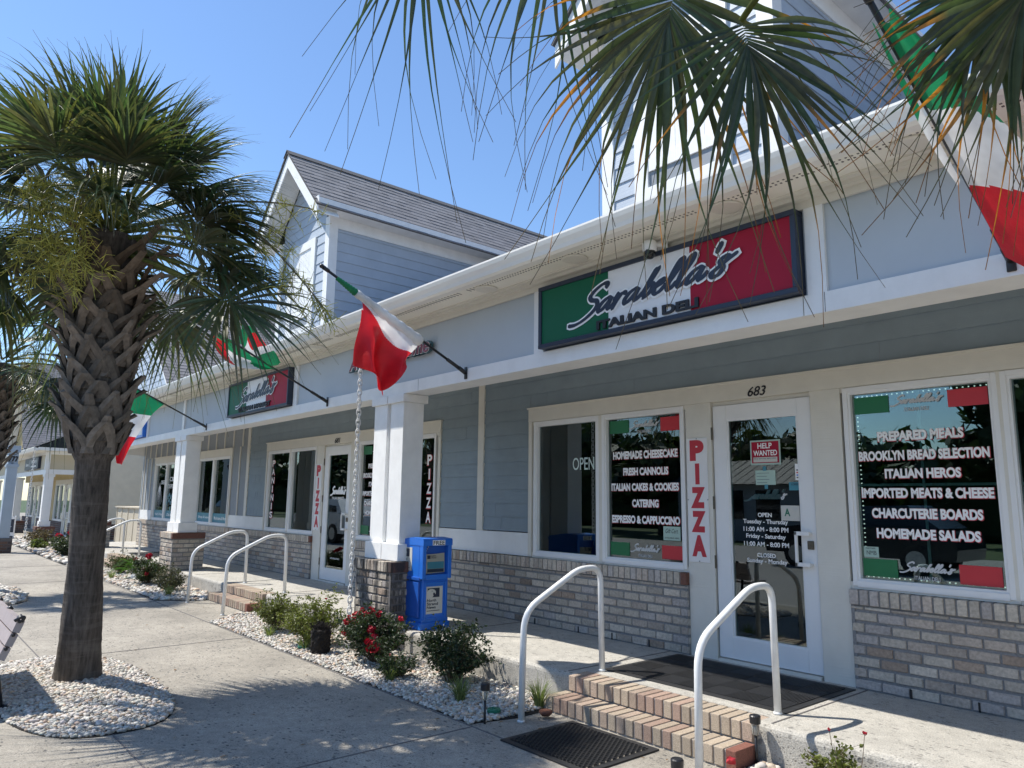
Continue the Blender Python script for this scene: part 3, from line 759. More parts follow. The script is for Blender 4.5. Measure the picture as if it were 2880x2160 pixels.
def dormer(cx, hw, ztop, zap, yf, ridge_y, shutter=True, seed=0, front='siding_blue'):
    """gabled dormer on the roof: cx centre, hw half width, ztop wall head, zap roof apex"""
    zb = 3.75; pw = hw+.30; sp = (zap-(ztop-.12))/pw
    a = MB()
    zi = zap-.10
    lim = lambda z: (-hw+.125, hw-.125) if z < ztop-.1 else (-(zi-z)/sp+.02, (zi-z)/sp-.02)
    lap(a, (cx, yf, 0), X, NY, 0, 0, zb, zi-.15, lims=lambda z: (max(lim(z)[0], -hw+.125), min(lim(z)[1], hw-.125)))
    for s_ in (1, -1):
        lap(a, (cx+s_*hw, yf, 0), (0, 1, 0), (s_, 0, 0), .13, 6.3, zb, ztop-.18)
    wl = a.build('dormer', 'siding_light', shop)
    t = MB()
    for s_ in (1, -1):
        x0, x1 = sorted((cx+s_*(hw-.125), cx+s_*(hw+.018))); t.box(x0, x1, yf-.02, yf+.125, zb, ztop+.0)
        x0, x1 = sorted((cx+s_*(hw-.03), cx+s_*(hw+.016))); t.box(x0, x1, yf+.126, yf+6.4, ztop-.18, ztop)
        # eave box along the side and its return
        x0, x1 = sorted((cx+s_*(hw-.02), cx+s_*(pw-.02))); t.box(x0, x1, yf-.33, yf+6.4, ztop+.001, ztop+.012)
        x0, x1 = sorted((cx+s_*(pw-.025), cx+s_*(pw))); t.box(x0, x1, yf-.352, yf+6.4, ztop-.0, ztop+.125)
        x0, x1 = sorted((cx+s_*(hw+.02), cx+s_*(pw-.026))); t.box(x0, x1, yf-.352, yf-.33, ztop+.0, ztop+.16)
        # barge boards and sloping soffit
        for (y0, y1, d0, d1) in ((yf-.375, yf-.352, -.20, -.012), (yf-.351, yf-.01, -.10, -.085)):
            P = [(cx+s_*pw, ztop-.12), (cx, zap)]
            dx, dz = s_*sp/math.hypot(1, sp), 1/math.hypot(1, sp)
            pts = [(P[0][0]+0, P[0][1]+d0*1.25), (P[1][0], P[1][1]+d0*1.25), (P[1][0], P[1][1]+d1*1.2), (P[0][0], P[0][1]+d1*1.2)]
            pts[0] = (pts[0][0], pts[0][1]+.12); pts[3] = (pts[3][0], pts[3][1]+.12); pts[1] = (pts[1][0], pts[1][1]); 
            t.prism(pts, 'y', y0, y1)
    t.build('trim', 'white_rough', wl)
    rf = MB()
    for s_ in (1, -1):
        base = Vector((cx+s_*(pw+.03), yf-.40, ztop)); top = Vector((cx, yf-.40, zap+.03)); upv = (top-base); Ls = upv.length; upv.normalize()
        nn = Vector((s_*upv.z, 0, abs(upv.x)))
        if nn.z < 0: nn = -nn
        shingles(rf, base, (0, 1, 0), upv, nn, 0, ridge_y-yf+.4, 0, Ls, seed=seed+s_)
        rf.col = (.10, .10, .105); q = base-nn*.004; q2 = top-nn*.004; e = Vector((0, ridge_y-yf+.4, 0)); dn = -nn*.018
        i = [rf.p(*v) for v in (q, q+e, q2+e, q2, q+dn, q+e+dn, q2+e+dn, q2+dn)]
        for z_ in ((0, 1, 2, 3), (4, 5, 6, 7), (0, 1, 5, 4), (3, 2, 6, 7), (0, 3, 7, 4)): rf.face(*[i[j] for j in z_])
    rf.col = (.11, .11, .115); y = yf-.41
    while y < ridge_y:
        rf.prism([(cx-.12, zap-.06), (cx, zap+.055), (cx+.12, zap-.06), (cx, zap+.04)], 'y', y, y+.19); y += .195
    rf.build('roof', 'shingle', wl)
    if shutter:
        s_ = MB(); z0, z1 = 4.16, 5.35; w2 = .345
        for x in (-w2-.15, w2+.0): s_.box(cx+x, cx+x+.15, yf-.034, yf+.02, z0-.25, z1+.14)
        s_.box(cx-w2, cx+w2, yf-.034, yf+.02, z1, z1+.14); s_.box(cx-w2, cx+w2, yf-.034, yf+.02, z0-.25, z0-.10)
        s_.box(cx-w2, cx+w2, yf-.028, yf+.0, z0+.05, z0+.17)
        for k in range(7): x = cx-w2+k*.0986; s_.box(x+.002, x+.0966, yf-.018, yf+.0, z0+.171, z1)
        s_.build('shutter', 'white_rough', wl)
        k = MB(); k.box(cx-w2, cx+w2, yf-.012, yf-.001, z0-.099, z0+.049); k.build('shutter_gap', 'siding_gray', wl)
    return wl
dormer(-11.16, .94, 5.72, 7.0, -.62, 5.4, seed=3)
dormer(-3.54, .885, 5.72, 7.0, -.62, 5.4, seed=8)
dormer(3.4, .885, 5.72, 7.0, -.62, 5.4, seed=12)

def big_gable(parent, off, cx, xr, xl, zap, zr, yf, vent, mats, back=9, bb=False, seed=0, ov=.10):
    """front gable whose right slope reaches xr at height zr; xl is the left wall edge"""
    sp = (zap-zr)/(xr-cx); a = MB(off); zi = zap-.08
    li = lambda z: (max(xl, cx-(zi-z)/sp), min(xr, cx+(zi-z)/sp))
    lap(a, (0, yf, 0), X, NY, 0, 0, zr-.45, zi-.1, lims=li, exp=.155 if not bb else 9, t=.011 if not bb else .004)
    if bb:
        x = xl
        a.poly([(xl, yf, zr-.4), (xr, yf, zr-.4), (xr, yf, zr), (cx, yf, zi), (xl, yf, zi-(cx-xl)*sp)])
        while x < xr:
            z1 = zi-abs(x-cx)*sp
            if z1 > zr-.3: a.box(x-.025, x+.025, yf-.028, yf-.004, zr-.4, z1)
            x += .42
    g = a.build('front_gable', mats[0], parent)
    t = MB(off)
    for s_, xe in ((1, xr+.12), (-1, xl-.12)):
        ze = zap-abs(xe-cx)*sp
        t.prism([(xe, ze-.17), (cx, zap-.17), (cx, zap+.0), (xe, ze+.0)], 'y', yf-ov+.012, yf-ov+.044)
        t.prism([(xe, ze-.075), (cx, zap-.075), (cx, zap-.055), (xe, ze-.055)], 'y', yf-ov+.0445, yf-.03)
    t.build('rake_board', 'white_rough', g)
    vx0, vx1, vz0, vz1 = vent; t = MB(off)
    t.box(vx0-.09, vx0, yf-.045, yf, vz0-.12, vz1+.1); t.box(vx1, vx1+.09, yf-.045, yf, vz0-.12, vz1+.1); t.box(vx0, vx1, yf-.045, yf, vz1, vz1+.1); t.box(vx0, vx1, yf-.045, yf, vz0-.12, vz0)
    v = t.build('vent_frame', 'white_rough', g)
    t = MB(off); z = vz0
    while z < vz1: t.prism([(yf-.032, z), (yf-.004, z+.055), (yf-.004, z+.065), (yf-.036, z+.012)], 'x', vx0, vx1); z += .075
    t.box(vx0, vx1, yf-.003, yf-.001, vz0, vz1); t.build('louvre', 'siding_gray' if not bb else 'navy', v)
    rf = MB(off)
    for s_, xe in ((1, xr+.16), (-1, xl-.16)):
        ze = zap-abs(xe-cx)*sp+.02; base = Vector((xe, yf-ov-.03, ze)); top = Vector((cx, yf-ov-.03, zap+.02)); upv = top-base; Ls = upv.length; upv.normalize()
        nn = Vector((s_*upv.z, 0, abs(upv.x))); 
        shingles(rf, base, (0, 1, 0), upv, nn, 0, back, 0, Ls, seed=seed+s_, tw=.33)
        rf.col = (.10, .10, .105); e = Vector((0, back, 0)); q, q2 = base-nn*.01, top-nn*.01
        i = [rf.p(*w_) for w_ in (q, q+e, q2+e, q2)]; rf.face(*i)
    rf.build('roof', 'shingle', g)
big_gable(shop, (0, 0, 0), -21.7, -18.15, -23.2, 7.05, 3.98, -.62, (-22.2, -21.15, 5.15, 6.3), ('siding_light',), 9, seed=30)

# porch columns: two shafts on a brick pier
def column_pair(parent, off, xs=((-7.33, -7.03), (-6.975, -6.69)), pier=(-7.385, -6.635), mats=('brick', 'mortar', tan_brick), yf=-1.352, sm='white_rough', seed=0, py0=-1.46, gz=GZ):
    c = MB(off)
    for x0, x1 in xs:
        c.bevbox(x0+.012, x1-.012, yf+.012, yf+.27, .842, 2.345, .004)
        c.bevbox(x0-.022, x1+.022, yf-.022, yf+.31, .665, .841, .004)
        c.bevbox(x0-.018, x1+.018, yf-.016, yf+.305, 2.346, 2.434, .004)
    if len(xs) > 1: c.box(xs[0][1]-.012, xs[1][0]+.012, yf+.05, yf+.25, .67, 2.43)
    sh = c.build('column', sm, parent)
    b, mo = MB(off), MB(off); x0, x1 = pier; y0, y1 = py0, -.90
    for o, a, n, s1 in (((x0, y0, 0), (1, 0, 0), (0, -1, 0), x1-x0), ((x1, y0, 0), (0, 1, 0), (1, 0, 0), y1-y0), ((x0, y1, 0), (0, -1, 0), (-1, 0, 0), y1-y0)):
        brick_wall(b, mo, o, a, n, .0, s1, gz, .555, mats[2], seed=seed+int(n[0]*3+5), bl=.19, depth=.04)
    rowlock(b, mo, x0-.016, x1+.016, y0-.016, y1, .556, .662, mats[2], .071, seed, (.16, .075, .055))
    mo.box(x0+.05, x1-.05, y0+.05, y1-.01, gz, .555)
    p_ = b.build('pier', mats[0], sh); mo.build('pier_mortar', mats[1], sh)
column_pair(shop, (0, 0, 0), mats=('brick_stained', 'mortar_dark', tan_brick), seed=1)
column_pair(shop, (-7.48, 0, 0), seed=2); column_pair(shop, (7.5, 0, 0), seed=3)
column_pair(shop, (-14.75, 0, 0), xs=((-7.15, -6.85),), pier=(-7.3, -6.7), seed=4)
# ================================================================== the cream building farther along
cream = thing('cream_building', (-35, 2, GZ), 'cream and yellow shop building with dark brick base at the far left', 'building')
CZ = -.40; CO = (0, 0, CZ)
for k, ox in enumerate((-29.85, -37.4)):
    W = shopfront(cream, (ox, 0, CZ), trim='cream_trim', plain=True)
    b, mo = MB((ox, 0, CZ)), MB((ox, 0, CZ))
    for i, (x0, x1) in enumerate(((-2.58, .32), (-7.2, -4.013))):
        brick_wall(b, mo, (0, -.045, 0), X, NY, x0, x1, GZ-CZ, .69, dark_brick, seed=60+i, bl=.2)
    b.build('brick_base', 'brick', cream); mo.build('brick_mortar', 'mortar', cream)
mb = MB(CO); mb.box(-45, -29.56, -.004, .06, 2.346, 2.8)
for x0, x1 in ((-30.2, -29.56), (-37.8, -36.02)): mb.box(x0, x1, -.004, .06, .69, 2.3455)
x = -44.8
while x < -29.7: mb.box(x-.02, x+.02, -.02, -.0045, 2.346, 2.8); x += .3
for x in (-30.1, -29.8, -37.6, -37.3, -37.0, -36.7, -36.3): mb.box(x-.02, x+.02, -.02, -.0045, .69, 2.345)
mb.build('batten_siding', 'yellow_siding', cream)
mb = MB(CO); lap(mb, (-29.55, 0, 0), (0, 1, 0), (1, 0, 0), -.05, 9, GZ-CZ+.55, 3.3, .17); mb.build('lap_siding', 'cream_siding', cream)
mb = MB(CO); mb.box(-45, -29.56, 8.9, 9, GZ-CZ, 3.3); mb.box(-29.60, -29.562, .06, 8.9, GZ-CZ, 3.3); mb.build('wall', 'cream_siding', cream)
b, mo = MB(CO), MB(CO); brick_wall(b, mo, (-29.55, 0, 0), (0, 1, 0), (1, 0, 0), -.05, 9, GZ-CZ, .55+GZ-CZ, dark_brick, seed=77); b.build('brick_base', 'brick', cream); mo.build('brick_mortar', 'mortar', cream)
mb = MB(CO)
mb.box(-45, -29.5, -1.35, -1.325, 2.435, 2.60); mb.box(-29.525, -29.5, -1.3249, .2, 2.435, 2.60); mb.box(-29.60, -29.46, -1.39, -1.25, 2.601, 3.2)
for x in (-33.2, -37): mb.box(x-.06, x+.06, -1.348, -1.32, 2.601, 3.12)
mb.box(-29.524, -29.498, -.05, .2, 2.601, 3.11); mb.box(-45, -29.5, -1.352, -1.33, 3.115, 3.205); mb.box(-29.525, -29.499, -1.3299, .2, 3.111, 3.206)
mb.build('beam', 'white_paint', cream)
mb = MB(CO); mb.box(-44.9, -29.6, -1.322, -1.28, 2.601, 3.14); mb.box(-29.56, -29.528, -1.25, .2, 2.601, 3.14); mb.build('frieze_panel', 'cream_panel', cream)
mb = MB(CO); mb.box(-45, -29.15, -1.72, .3, 3.207, 3.217); mb.build('soffit', 'soffit', cream)
mb = MB(CO); mb.prism([(-1.702, 3.19), (-1.765, 3.19), (-1.79, 3.205), (-1.832, 3.30), (-1.832, 3.315), (-1.702, 3.28)], 'x', -45, -29.05); mb.box(-29.15, -29.05, -1.70, .3, 3.218, 3.32); mb.build('gutter', 'aluminium_white', cream)
mb = MB(CO); shingles(mb, (0, -1.79, 3.318), X, sl_, sn, -46, -29.05, 0, 4, .2, seed=5, tw=.6)
mb.col = (.1, .1, .1); mb.quad((-46, -1.78, 3.31), (-29.05, -1.78, 3.31), (-29.05, 5.5, 6.94), (-46, 5.5, 6.94)); mb.build('roof', 'shingle', cream)
for k, ox in enumerate((-22.87, -30.0)):
    column_pair(cream, (ox, 0, CZ), xs=((-7.02, -6.69),), pier=(-7.13, -6.58), mats=('brick', 'mortar', dark_brick), sm='white_paint', seed=80+k, gz=GZ-CZ)
column_pair(cream, (-37.5, 0, CZ), xs=((-7.02, -6.69),), pier=(-7.13, -6.58), mats=('brick', 'mortar', dark_brick), sm='white_paint', seed=84, gz=GZ-CZ)
big_gable(cream, (0, 0, 0), -41.3, -37.4, -45.2, 7.6, 3.45, -.62, (-40.75, -39.9, 4.3, 5.5), ('yellow_siding',), 9, bb=True, seed=60, ov=.55)
# low enclosure for meters between the buildings
uc = thing('utility_cabinet', (-24.8, .6, GZ), 'tan panelled utility cabinet standing between the two buildings', 'cabinet')
mb = MB(); mb.box(-26.4, -23.62, .30, 1.2, -.12, .96); mb.build('body', 'utility_tan', uc)
mb = MB(); mb.box(-26.45, -23.57, .24, 1.25, .961, 1.0); mb.build('lid', 'utility_tan', uc)
mb = MB()
for x in (-26.37, -25.75, -25.0, -24.3, -23.68): mb.box(x-.03, x+.03, .283, .2995, -.1, .95)
for y in (.33, .75, 1.17): mb.box(-23.62, -23.60, y-.03, y+.03, -.1, .95)
mb.build('frame', 'utility_tan', uc)
for x in (-26.3, -23.75):
    mb = MB(); mb.box(x-.05, x+.05, .4, .5, GZ, -.121); mb.build('foot', 'utility_tan', uc)
wl = thing('perimeter_wall', (-26, 3, GZ), 'cream lap sided screen wall closing the gap between the buildings', 'wall')
mb = MB(); lap(mb, (0, 3.2, 0), X, NY, -29.5, -22.5, GZ, 3.2, .17); mb.build('siding', 'cream_siding', wl)
mb = MB(); mb.box(-29.5, -22.5, 3.21, 3.3, GZ, 3.25); mb.build('core', 'cream_siding', wl)

# ================================================================== lettering on the glass
def menu_logo(fr, off, x0, x1, z, zs, sub):
    m_ = MB(off); script(m_, .0265, x0, x1, z, z+zs, .0105, mono=True); m_.build('script_lettering', 'gray_letter', fr)
    m_ = MB(off); w_ = (x1-x0); wall_text(m_, sub, .0262, x0+w_*.27, x0+w_*.72, z-.045, z-.018, .02); m_.build('small_lettering', 'gray_letter', fr)
def flagcard(fr, off, x0, x1, z0, z1, m_):
    b = MB(off); b.box(x0, x1, .0245, .0275, z0, z1); b.build('colour_panel', m_, fr)
def menu(fr, off, rows, x0, x1):
    for s, cx, w_, z, h in rows:
        a, b = MB(off), MB(off); wall_text(b, s, .0268, cx-w_/2-.002, cx+w_/2+.005, z-.005, z+h+.001, .055)
        wall_text(a, s, .0255, cx-w_/2, cx+w_/2, z, z+h, .05)
        a.build('menu_lettering', 'white_letter', fr); b.build('letter_shadow', 'red_letter', fr)
RM = [('PREPARED MEALS', -2.055, .57, 1.762, .072), ('BROOKLYN BREAD SELECTION', -2.055, .86, 1.622, .072), ('ITALIAN HEROS', -2.055, .50, 1.492, .070),
      ('IMPORTED MEATS & CHEESE', -2.05, .86, 1.352, .072), ('CHARCUTERIE BOARDS', -2.055, .72, 1.208, .072), ('HOMEMADE SALADS', -2.055, .67, 1.065, .072)]
LM = [('HOMEMADE CHEESECAKE', -4.535, .79, 1.72, .078), ('FRESH CANNOLIS', -4.525, .55, 1.56, .075), ('ITALIAN CAKES & COOKIES', -4.545, .82, 1.41, .075),
      ('CATERING', -4.53, .32, 1.255, .075), ('ESPRESSO & CAPPUCCINO', -4.54, .82, 1.10, .076)]
for k, ox in ((0, 0), (1, -7.5)):
    off = (ox, 0, 0); sub = 'ITALIAN DELI' if k == 0 else 'ITALIAN MARKET'
    fr = UN[k]['c']; menu(fr, off, RM, 0, 0)
    flagcard(fr, off, -2.495, -2.245, 1.975, 2.10, 'decal_green'); flagcard(fr, off, -1.85, -1.605, 1.975, 2.095, 'decal_red')
    flagcard(fr, off, -2.50, -2.26, .79, .915, 'decal_green'); flagcard(fr, off, -1.865, -1.615, .785, .912, 'decal_red')
    menu_logo(fr, off, -2.235, -1.875, 2.015, .075, sub); menu_logo(fr, off, -2.25, -1.885, .835, .075, sub)
    d = UN[k]['door']
    if k == 0:
        menu_logo(d, off, -3.47, -3.07, 1.325, .095, sub)
        m_ = MB(off)
        for s, x0, x1, z, h in (('OPEN', -3.34, -3.215, 1.193, .035), ('Tuesday - Thursday', -3.478, -3.075, 1.128, .046), ('11:00 AM - 8:00 PM', -3.478, -3.075, 1.075, .038),
                                ('Friday - Saturday', -3.455, -3.10, 1.01, .046), ('11:00 AM - 8:00 PM', -3.478, -3.075, .955, .038), ('CLOSED', -3.36, -3.195, .868, .034), ('Sunday - Monday', -3.455, -3.095, .812, .046)):
            wall_text(m_, s, .018, x0, x1, z, z+h, .022)
        m_.build('hours_lettering', 'white_letter', d)
    else:
        m_ = MB(off); script(m_, .018, -3.53, -2.98, 1.36, 1.50, .026, mono=True); wall_text(m_, 'ITALIAN MARKET', .018, -3.46, -3.06, 1.295, 1.335, .02)
        wall_text(m_, 'NO SOLICITING', .018, -3.42, -3.12, .36, .385, .01); m_.build('shop_lettering', 'white_letter', d)
fr = UN[0]['b']; menu(fr, (0, 0, 0), LM, 0, 0)
flagcard(fr, (0, 0, 0), -4.972, -4.722, 1.98, 2.108, 'decal_green'); flagcard(fr, (0, 0, 0), -4.33, -4.087, 1.97, 2.10, 'decal_red')
flagcard(fr, (0, 0, 0), -4.972, -4.73, .79, .915, 'decal_green'); flagcard(fr, (0, 0, 0), -4.34, -4.09, .79, .912, 'decal_red')
menu_logo(fr, (0, 0, 0), -4.715, -4.345, 2.015, .075, 'ITALIAN DELI'); menu_logo(fr, (0, 0, 0), -4.72, -4.355, .835, .075, 'ITALIAN DELI')
def vtext(fr, s, x, w_, z1, z0, m_, y=.0262, shadow=None, parent_off=(0, 0, 0)):
    a = MB(parent_off); b = MB(parent_off); st = (z1-z0)/len(s)
    for i, ch in enumerate(s):
        zc = z1-st*(i+.5); h = st*.37; ww = w_*(.28 if ch == 'I' else 1)
        wall_text(a, ch, y, x-ww/2, x+ww/2, zc-h, zc+h, .03)
        if shadow: wall_text(b, ch, y+.0012, x-ww/2-.008, x+ww/2+.012, zc-h-.012, zc+h+.004, .04)
    o = a.build('vertical_lettering', m_, fr)
    if shadow: b.build('letter_shadow', shadow, fr)
vtext(UN[1]['a'], 'PANINIS', -13.405, .13, 2.03, .92, 'white_letter', shadow='red_letter')
vtext(UN[1]['d'], 'PIZZA', -8.20, .11, 1.93, .98, 'white_letter', shadow='red_letter')
# soft OPEN sign seen in the dark pane, gift card notice, partner sticker
m_ = MB(); wall_text(m_, 'OPEN', .0268, -5.50, -5.19, 1.63, 1.76, .004); m_.build('open_lettering', 'glass_bar', UN[0]['a'])
b = MB(); b.box(-4.32, -4.13, .0245, .0275, .96, 1.085); o = b.build('gift_card_notice', 'paper_mint', UN[0]['b'])
m_ = MB(); put_text(m_, 'Gift Cert', (0, .0235, 0), X, (0, 0, 1), -4.30, -4.16, 1.025, 1.065, 0, 0, NY, .3); wall_text(m_, 'AVAILABLE HERE', .0235, -4.305, -4.145, .975, .988, .01); m_.build('notice_lettering', 'black_letter', UN[0]['b'])
b = MB(); b.box(-2.49, -2.385, .0245, .0275, .925, 1.0); b.build('partner_sticker', 'paper_mint', UN[0]['c'])
m_ = MB(); wall_text(m_, 'PARTNER', .0235, -2.475, -2.405, .983, .994, .01); wall_text(m_, 'NMB', .0235, -2.47, -2.40, .943, .972, .0); m_.build('sticker_lettering', 'black_letter', UN[0]['c'])
# third shop: teal strips, words, leaf drawing, hexagons
off3 = (-15.1, 0, 0); U3 = UN[2]
for nm, x0, x1, s in (('a', -6.018, -5.138, 'Health & Wellness'), ('b', -4.99, -4.085, 'Oils & Teas'), ('c', -2.51, -1.59, 'Shop & Learn'), ('d', -1.465, -.55, 'Mushrooms & More')):
    b = MB(off3); b.box(x0, x1, .0245, .0275, .77, .965); b.build('teal_band', 'teal_band', U3[nm])
    m_ = MB(off3); wall_text(m_, s, .0235, x0+.1, x1-.08, .83, .90, .012); m_.build('band_lettering', 'white_letter', U3[nm])
m_ = MB(off3); wall_text(m_, 'GREEN', .0262, -5.62, -5.2, 1.63, 1.73, .01)
for k in range(7):
    t = -.5+k*.17; m_.quad((-5.72, .0262, 1.68), (-5.69, .0262, 1.68), (-5.70+t*.55, .0262, .98+abs(t)*.35), (-5.705+t*.55, .0262, .98+abs(t)*.35))
m_.build('leaf_drawing', 'white_letter', U3['a'])
m_ = MB(off3); wall_text(m_, 'CBD', .0262, -4.86, -4.35, 1.70, 1.81, .01); wall_text(m_, 'DISPENSARY', .0262, -4.95, -4.12, 1.52, 1.63, .01); m_.build('window_lettering', 'white_letter', U3['b'])
m_ = MB(off3)
for (x, z) in ((-4.9, 1.3), (-4.78, 1.36), (-4.66, 1.3), (-4.54, 1.36), (-4.78, 1.22), (-4.66, 1.16), (-4.54, 1.22), (-4.66, 1.02), (-5.1+.15, 1.16)):
    m_.poly([(x+.055*math.cos(k*1.0472), .0262, z+.06*math.sin(k*1.0472)) for k in range(6)])
m_.build('hexagon_decal', 'teal_band', U3['b'])
m_ = MB(off3)
for k in range(14): a_ = .2+k*.42; m_.tube([(-1.95+.2*math.cos(a_), .10, 1.75+.22*math.sin(a_)), (-1.95+.2*math.cos(a_+.42), .10, 1.75+.22*math.sin(a_+.42))], .012, 6)
m_.build('neon_ring', 'neon_blue', U3['c'])
m_ = MB(off3); m_.lathe(-1.95, .25, [(.005, 1.62), (.1, 1.65), (.11, 1.75), (.09, 1.85), (.005, 1.88)], 12); m_.build('neon_sign', 'neon_red', U3['c'])
# house numbers
for k, (s, ox) in enumerate((('683', 0), ('681', -7.5))):
    m_ = MB((ox, 0, 0)); put_text(m_, s, (0, -.0305, 0), X, (0, 0, 1), -3.365, -3.205, 2.195, 2.275, .004, .006, NY, .3); m_.build('house_number', 'black_letter', shop)

# papers stuck to the deli door, each a thing of its own
def paper(name, label, cat, x0, x1, z0, z1, m_, y=.0165, tilt=0):
    t = thing(name, ((x0+x1)/2, y, z0), label, cat)
    b = MB(); dx = (x1-x0)*tilt; b.prism([(x0, z0), (x1, z0-dx*.3), (x1, z1-dx*.3), (x0, z1)], 'y', y, y+.002); b.build('sheet', m_, t); return t
t = paper('help_wanted_sign', 'red and white HELP WANTED sign on the deli door glass', 'sign', -3.385, -3.112, 1.62, 1.825, 'paper_mint')
b = MB(); b.box(-3.372, -3.125, .0145, .0162, 1.635, 1.812); b.build('red_field', 'sign_red', t)
m_ = MB(); wall_text(m_, 'HELP', .0135, -3.315, -3.185, 1.755, 1.80, .02); wall_text(m_, 'WANTED', .0135, -3.355, -3.14, 1.695, 1.74, .02); m_.build('lettering', 'white_letter', t)
b = MB(); b.box(-3.357, -3.14, .0128, .0142, 1.642, 1.683); b.build('note_strip', 'paper', t)
m_ = MB(); wall_text(m_, 'full or part time, apply within', .0120, -3.352, -3.15, 1.663, 1.679, .0); m_.build('handwriting', 'black_letter', t)
t = paper('handwritten_note', 'pale green handwritten note under the red sign on the door', 'note', -3.345, -3.165, 1.455, 1.575, 'paper_mint')
m_ = MB()
for k in range(4): m_.box(-3.335, -3.22-.02*(k % 2), .0155, .0163, 1.55-k*.026, 1.553-k*.026)
m_.build('handwriting', 'navy_letter', t)
for x, z in ((-3.26, 1.588), (-3.25, 1.44)):
    b = MB(); b.box(x-.015, x+.015, .0148, .0162, z-.018, z+.018); b.build('tape', 'teal_band', t)
t = paper('payment_sticker', 'narrow white payment card sticker on the edge of the door', 'sticker', -2.992, -2.948, 1.49, 1.62, 'white_letter')
for k, m_n in enumerate(('navy_letter', 'decal_red', 'box_blue', 'bronze')):
    b = MB(); b.box(-2.982, -2.958, .0150, .0163, 1.565-k*.02, 1.575-k*.02); b.build('card_mark', m_n, t)
t = paper('security_sticker', 'teal rectangular security sticker beside the door handle edge', 'sticker', -3.05, -2.949, 1.41, 1.475, 'teal_band')
m_ = MB(); wall_text(m_, 'LOREX', .0150, -3.03, -2.965, 1.449, 1.467, .01); m_.build('lettering', 'navy_letter', t)
t = paper('grade_card', 'white food grade card with a green letter A on the door', 'notice', -3.13, -2.972, 1.17, 1.29, 'paper', tilt=.02)
m_ = MB(); wall_text(m_, 'A', .0150, -3.10, -3.05, 1.205, 1.265, .03); m_.build('letter', 'valve_green', t)
m_ = MB()
for k in range(6): m_.box(-3.12+(k > 2)*.09, -3.035+(k > 2)*.05, .0152, .0163, 1.275-(k % 3)*.009-(k == 2)*.075, 1.2775-(k % 3)*.009-(k == 2)*.075)
m_.build('fine_print', 'gray_letter', t)

# vertical PIZZA boards screwed beside the doors
for k, ox in enumerate((0, -7.5)):
    t = thing('pizza_board', (ox-3.89, -.02, .79), ['large white board with red vertical PIZZA letters left of the deli door', 'smaller looking white board with red PIZZA letters by the second door'][k], 'sign', 'vertical pizza boards')
    off = (ox, 0, 0); b = MB(off); b.bevbox(-4.003, -3.785, -.026, -.019, .79, 1.875, .002); b.build('panel', 'sign_white', t)
    a = MB(off)
    for i, (ch, h) in enumerate(zip('PIZZA', (.185,)*5)):
        zc = 1.765-i*.2085; ww = .15 if ch != 'I' else .045; xc = -3.893
        wall_text(a, ch, -.0268, xc-ww/2, xc+ww/2, zc-h/2, zc+h/2, .075)
    a.build('lettering', 'red_letter', t)
    a = MB(off)
    for x, z in ((-3.893, 1.868), (-3.893, .80), (-3.995, 1.33), (-3.79, 1.33)): a.tube([(x, -.0262, z), (x, -.030, z)], .006, 8)
    a.build('screw', 'grey_plastic', t)

# ================================================================== fascia signs
def tricolour_sign(ox, sub, label, subx, scr):
    t = thing('shop_sign', (ox-3.3, -1.35, 2.57), label, 'sign', 'tricolour fascia signs')
    off = (ox, 0, 0); x0, x1, z0, z1, y = -4.475, -2.135, 2.572, 3.108, -1.405
    b = MB(off); fw = .036
    b.bevbox(x0, x1, y-.02, -1.3225, z0, z0+fw, .004); b.bevbox(x0, x1, y-.02, -1.3225, z1-fw, z1, .004)
    b.bevbox(x0, x0+fw, y-.019, -1.3225, z0+fw, z1-fw, .004); b.bevbox(x1-fw, x1, y-.019, -1.3225, z0+fw, z1-fw, .004); b.build('frame', 'navy', t)
    xs = (x0+fw, x0+fw+.755, x1-fw-.755, x1-fw)
    for i, m_n in enumerate(('sign_green', 'sign_white', 'sign_red')):
        b = MB(off); b.box(xs[i], xs[i+1], y-.006, -1.33, z0+fw, z1-fw); b.build('colour_field', m_n, t)
    b = MB(off); script(b, y-.010, -4.12, -2.53, 2.70, 2.965, .046, grow=.015, tilt=.045); b.build('letter_outline', 'white_letter', t)
    b = MB(off); script(b, y-.0145, -4.12, -2.53, 2.70, 2.965, .046, tilt=.045); b.build('script_lettering', 'navy_letter', t)
    b = MB(off); wall_text(b, sub, y-.0075, subx[0], subx[1], 2.622, 2.692, .045, .014); b.build('block_lettering', 'black_letter', t)
    b = MB(off); b.box(x0+.02, x1-.02, -1.40, -1.335, z1+.0, z1+.006); b.build('top_flashing', 'galvanised', t)
    return t
tricolour_sign(0, 'ITALIAN DELI', 'large green white and red deli sign with dark script over the near door', (-3.80, -2.855), 0)
tricolour_sign(-7.45, 'ITALIAN MARKET', 'smaller looking green white and red market sign beyond the second flag', (-3.97, -2.73), 1)
t = thing('welcome_sign', (-7.05, -1.35, 2.76), 'cut-out maroon letters on dark green backing behind the middle flag', 'sign')
a, b, c = MB(), MB(), MB()
put_text(a, 'A Taste of Home', (0, -1.352, 0), X, (0, 0, 1), -7.93, -6.17, 2.80, 2.99, .16, .025, NY, .22)
put_text(b, 'A Taste of Home', (0, -1.3785, 0), X, (0, 0, 1), -7.90, -6.20, 2.815, 2.975, .045, .004, NY, .22)
put_text(c, 'A Taste of Home', (0, -1.384, 0), X, (0, 0, 1), -7.897, -6.203, 2.818, 2.972, .012, .006, NY, .22)
a.build('backing', 'teal_dark', t); b.build('letter_edge', 'white_letter', t); c.build('lettering', 'maroon', t)
t = thing('blue_sign', (-17.9, -1.35, 2.57), 'blue framed fascia sign half hidden behind the far flag', 'sign')
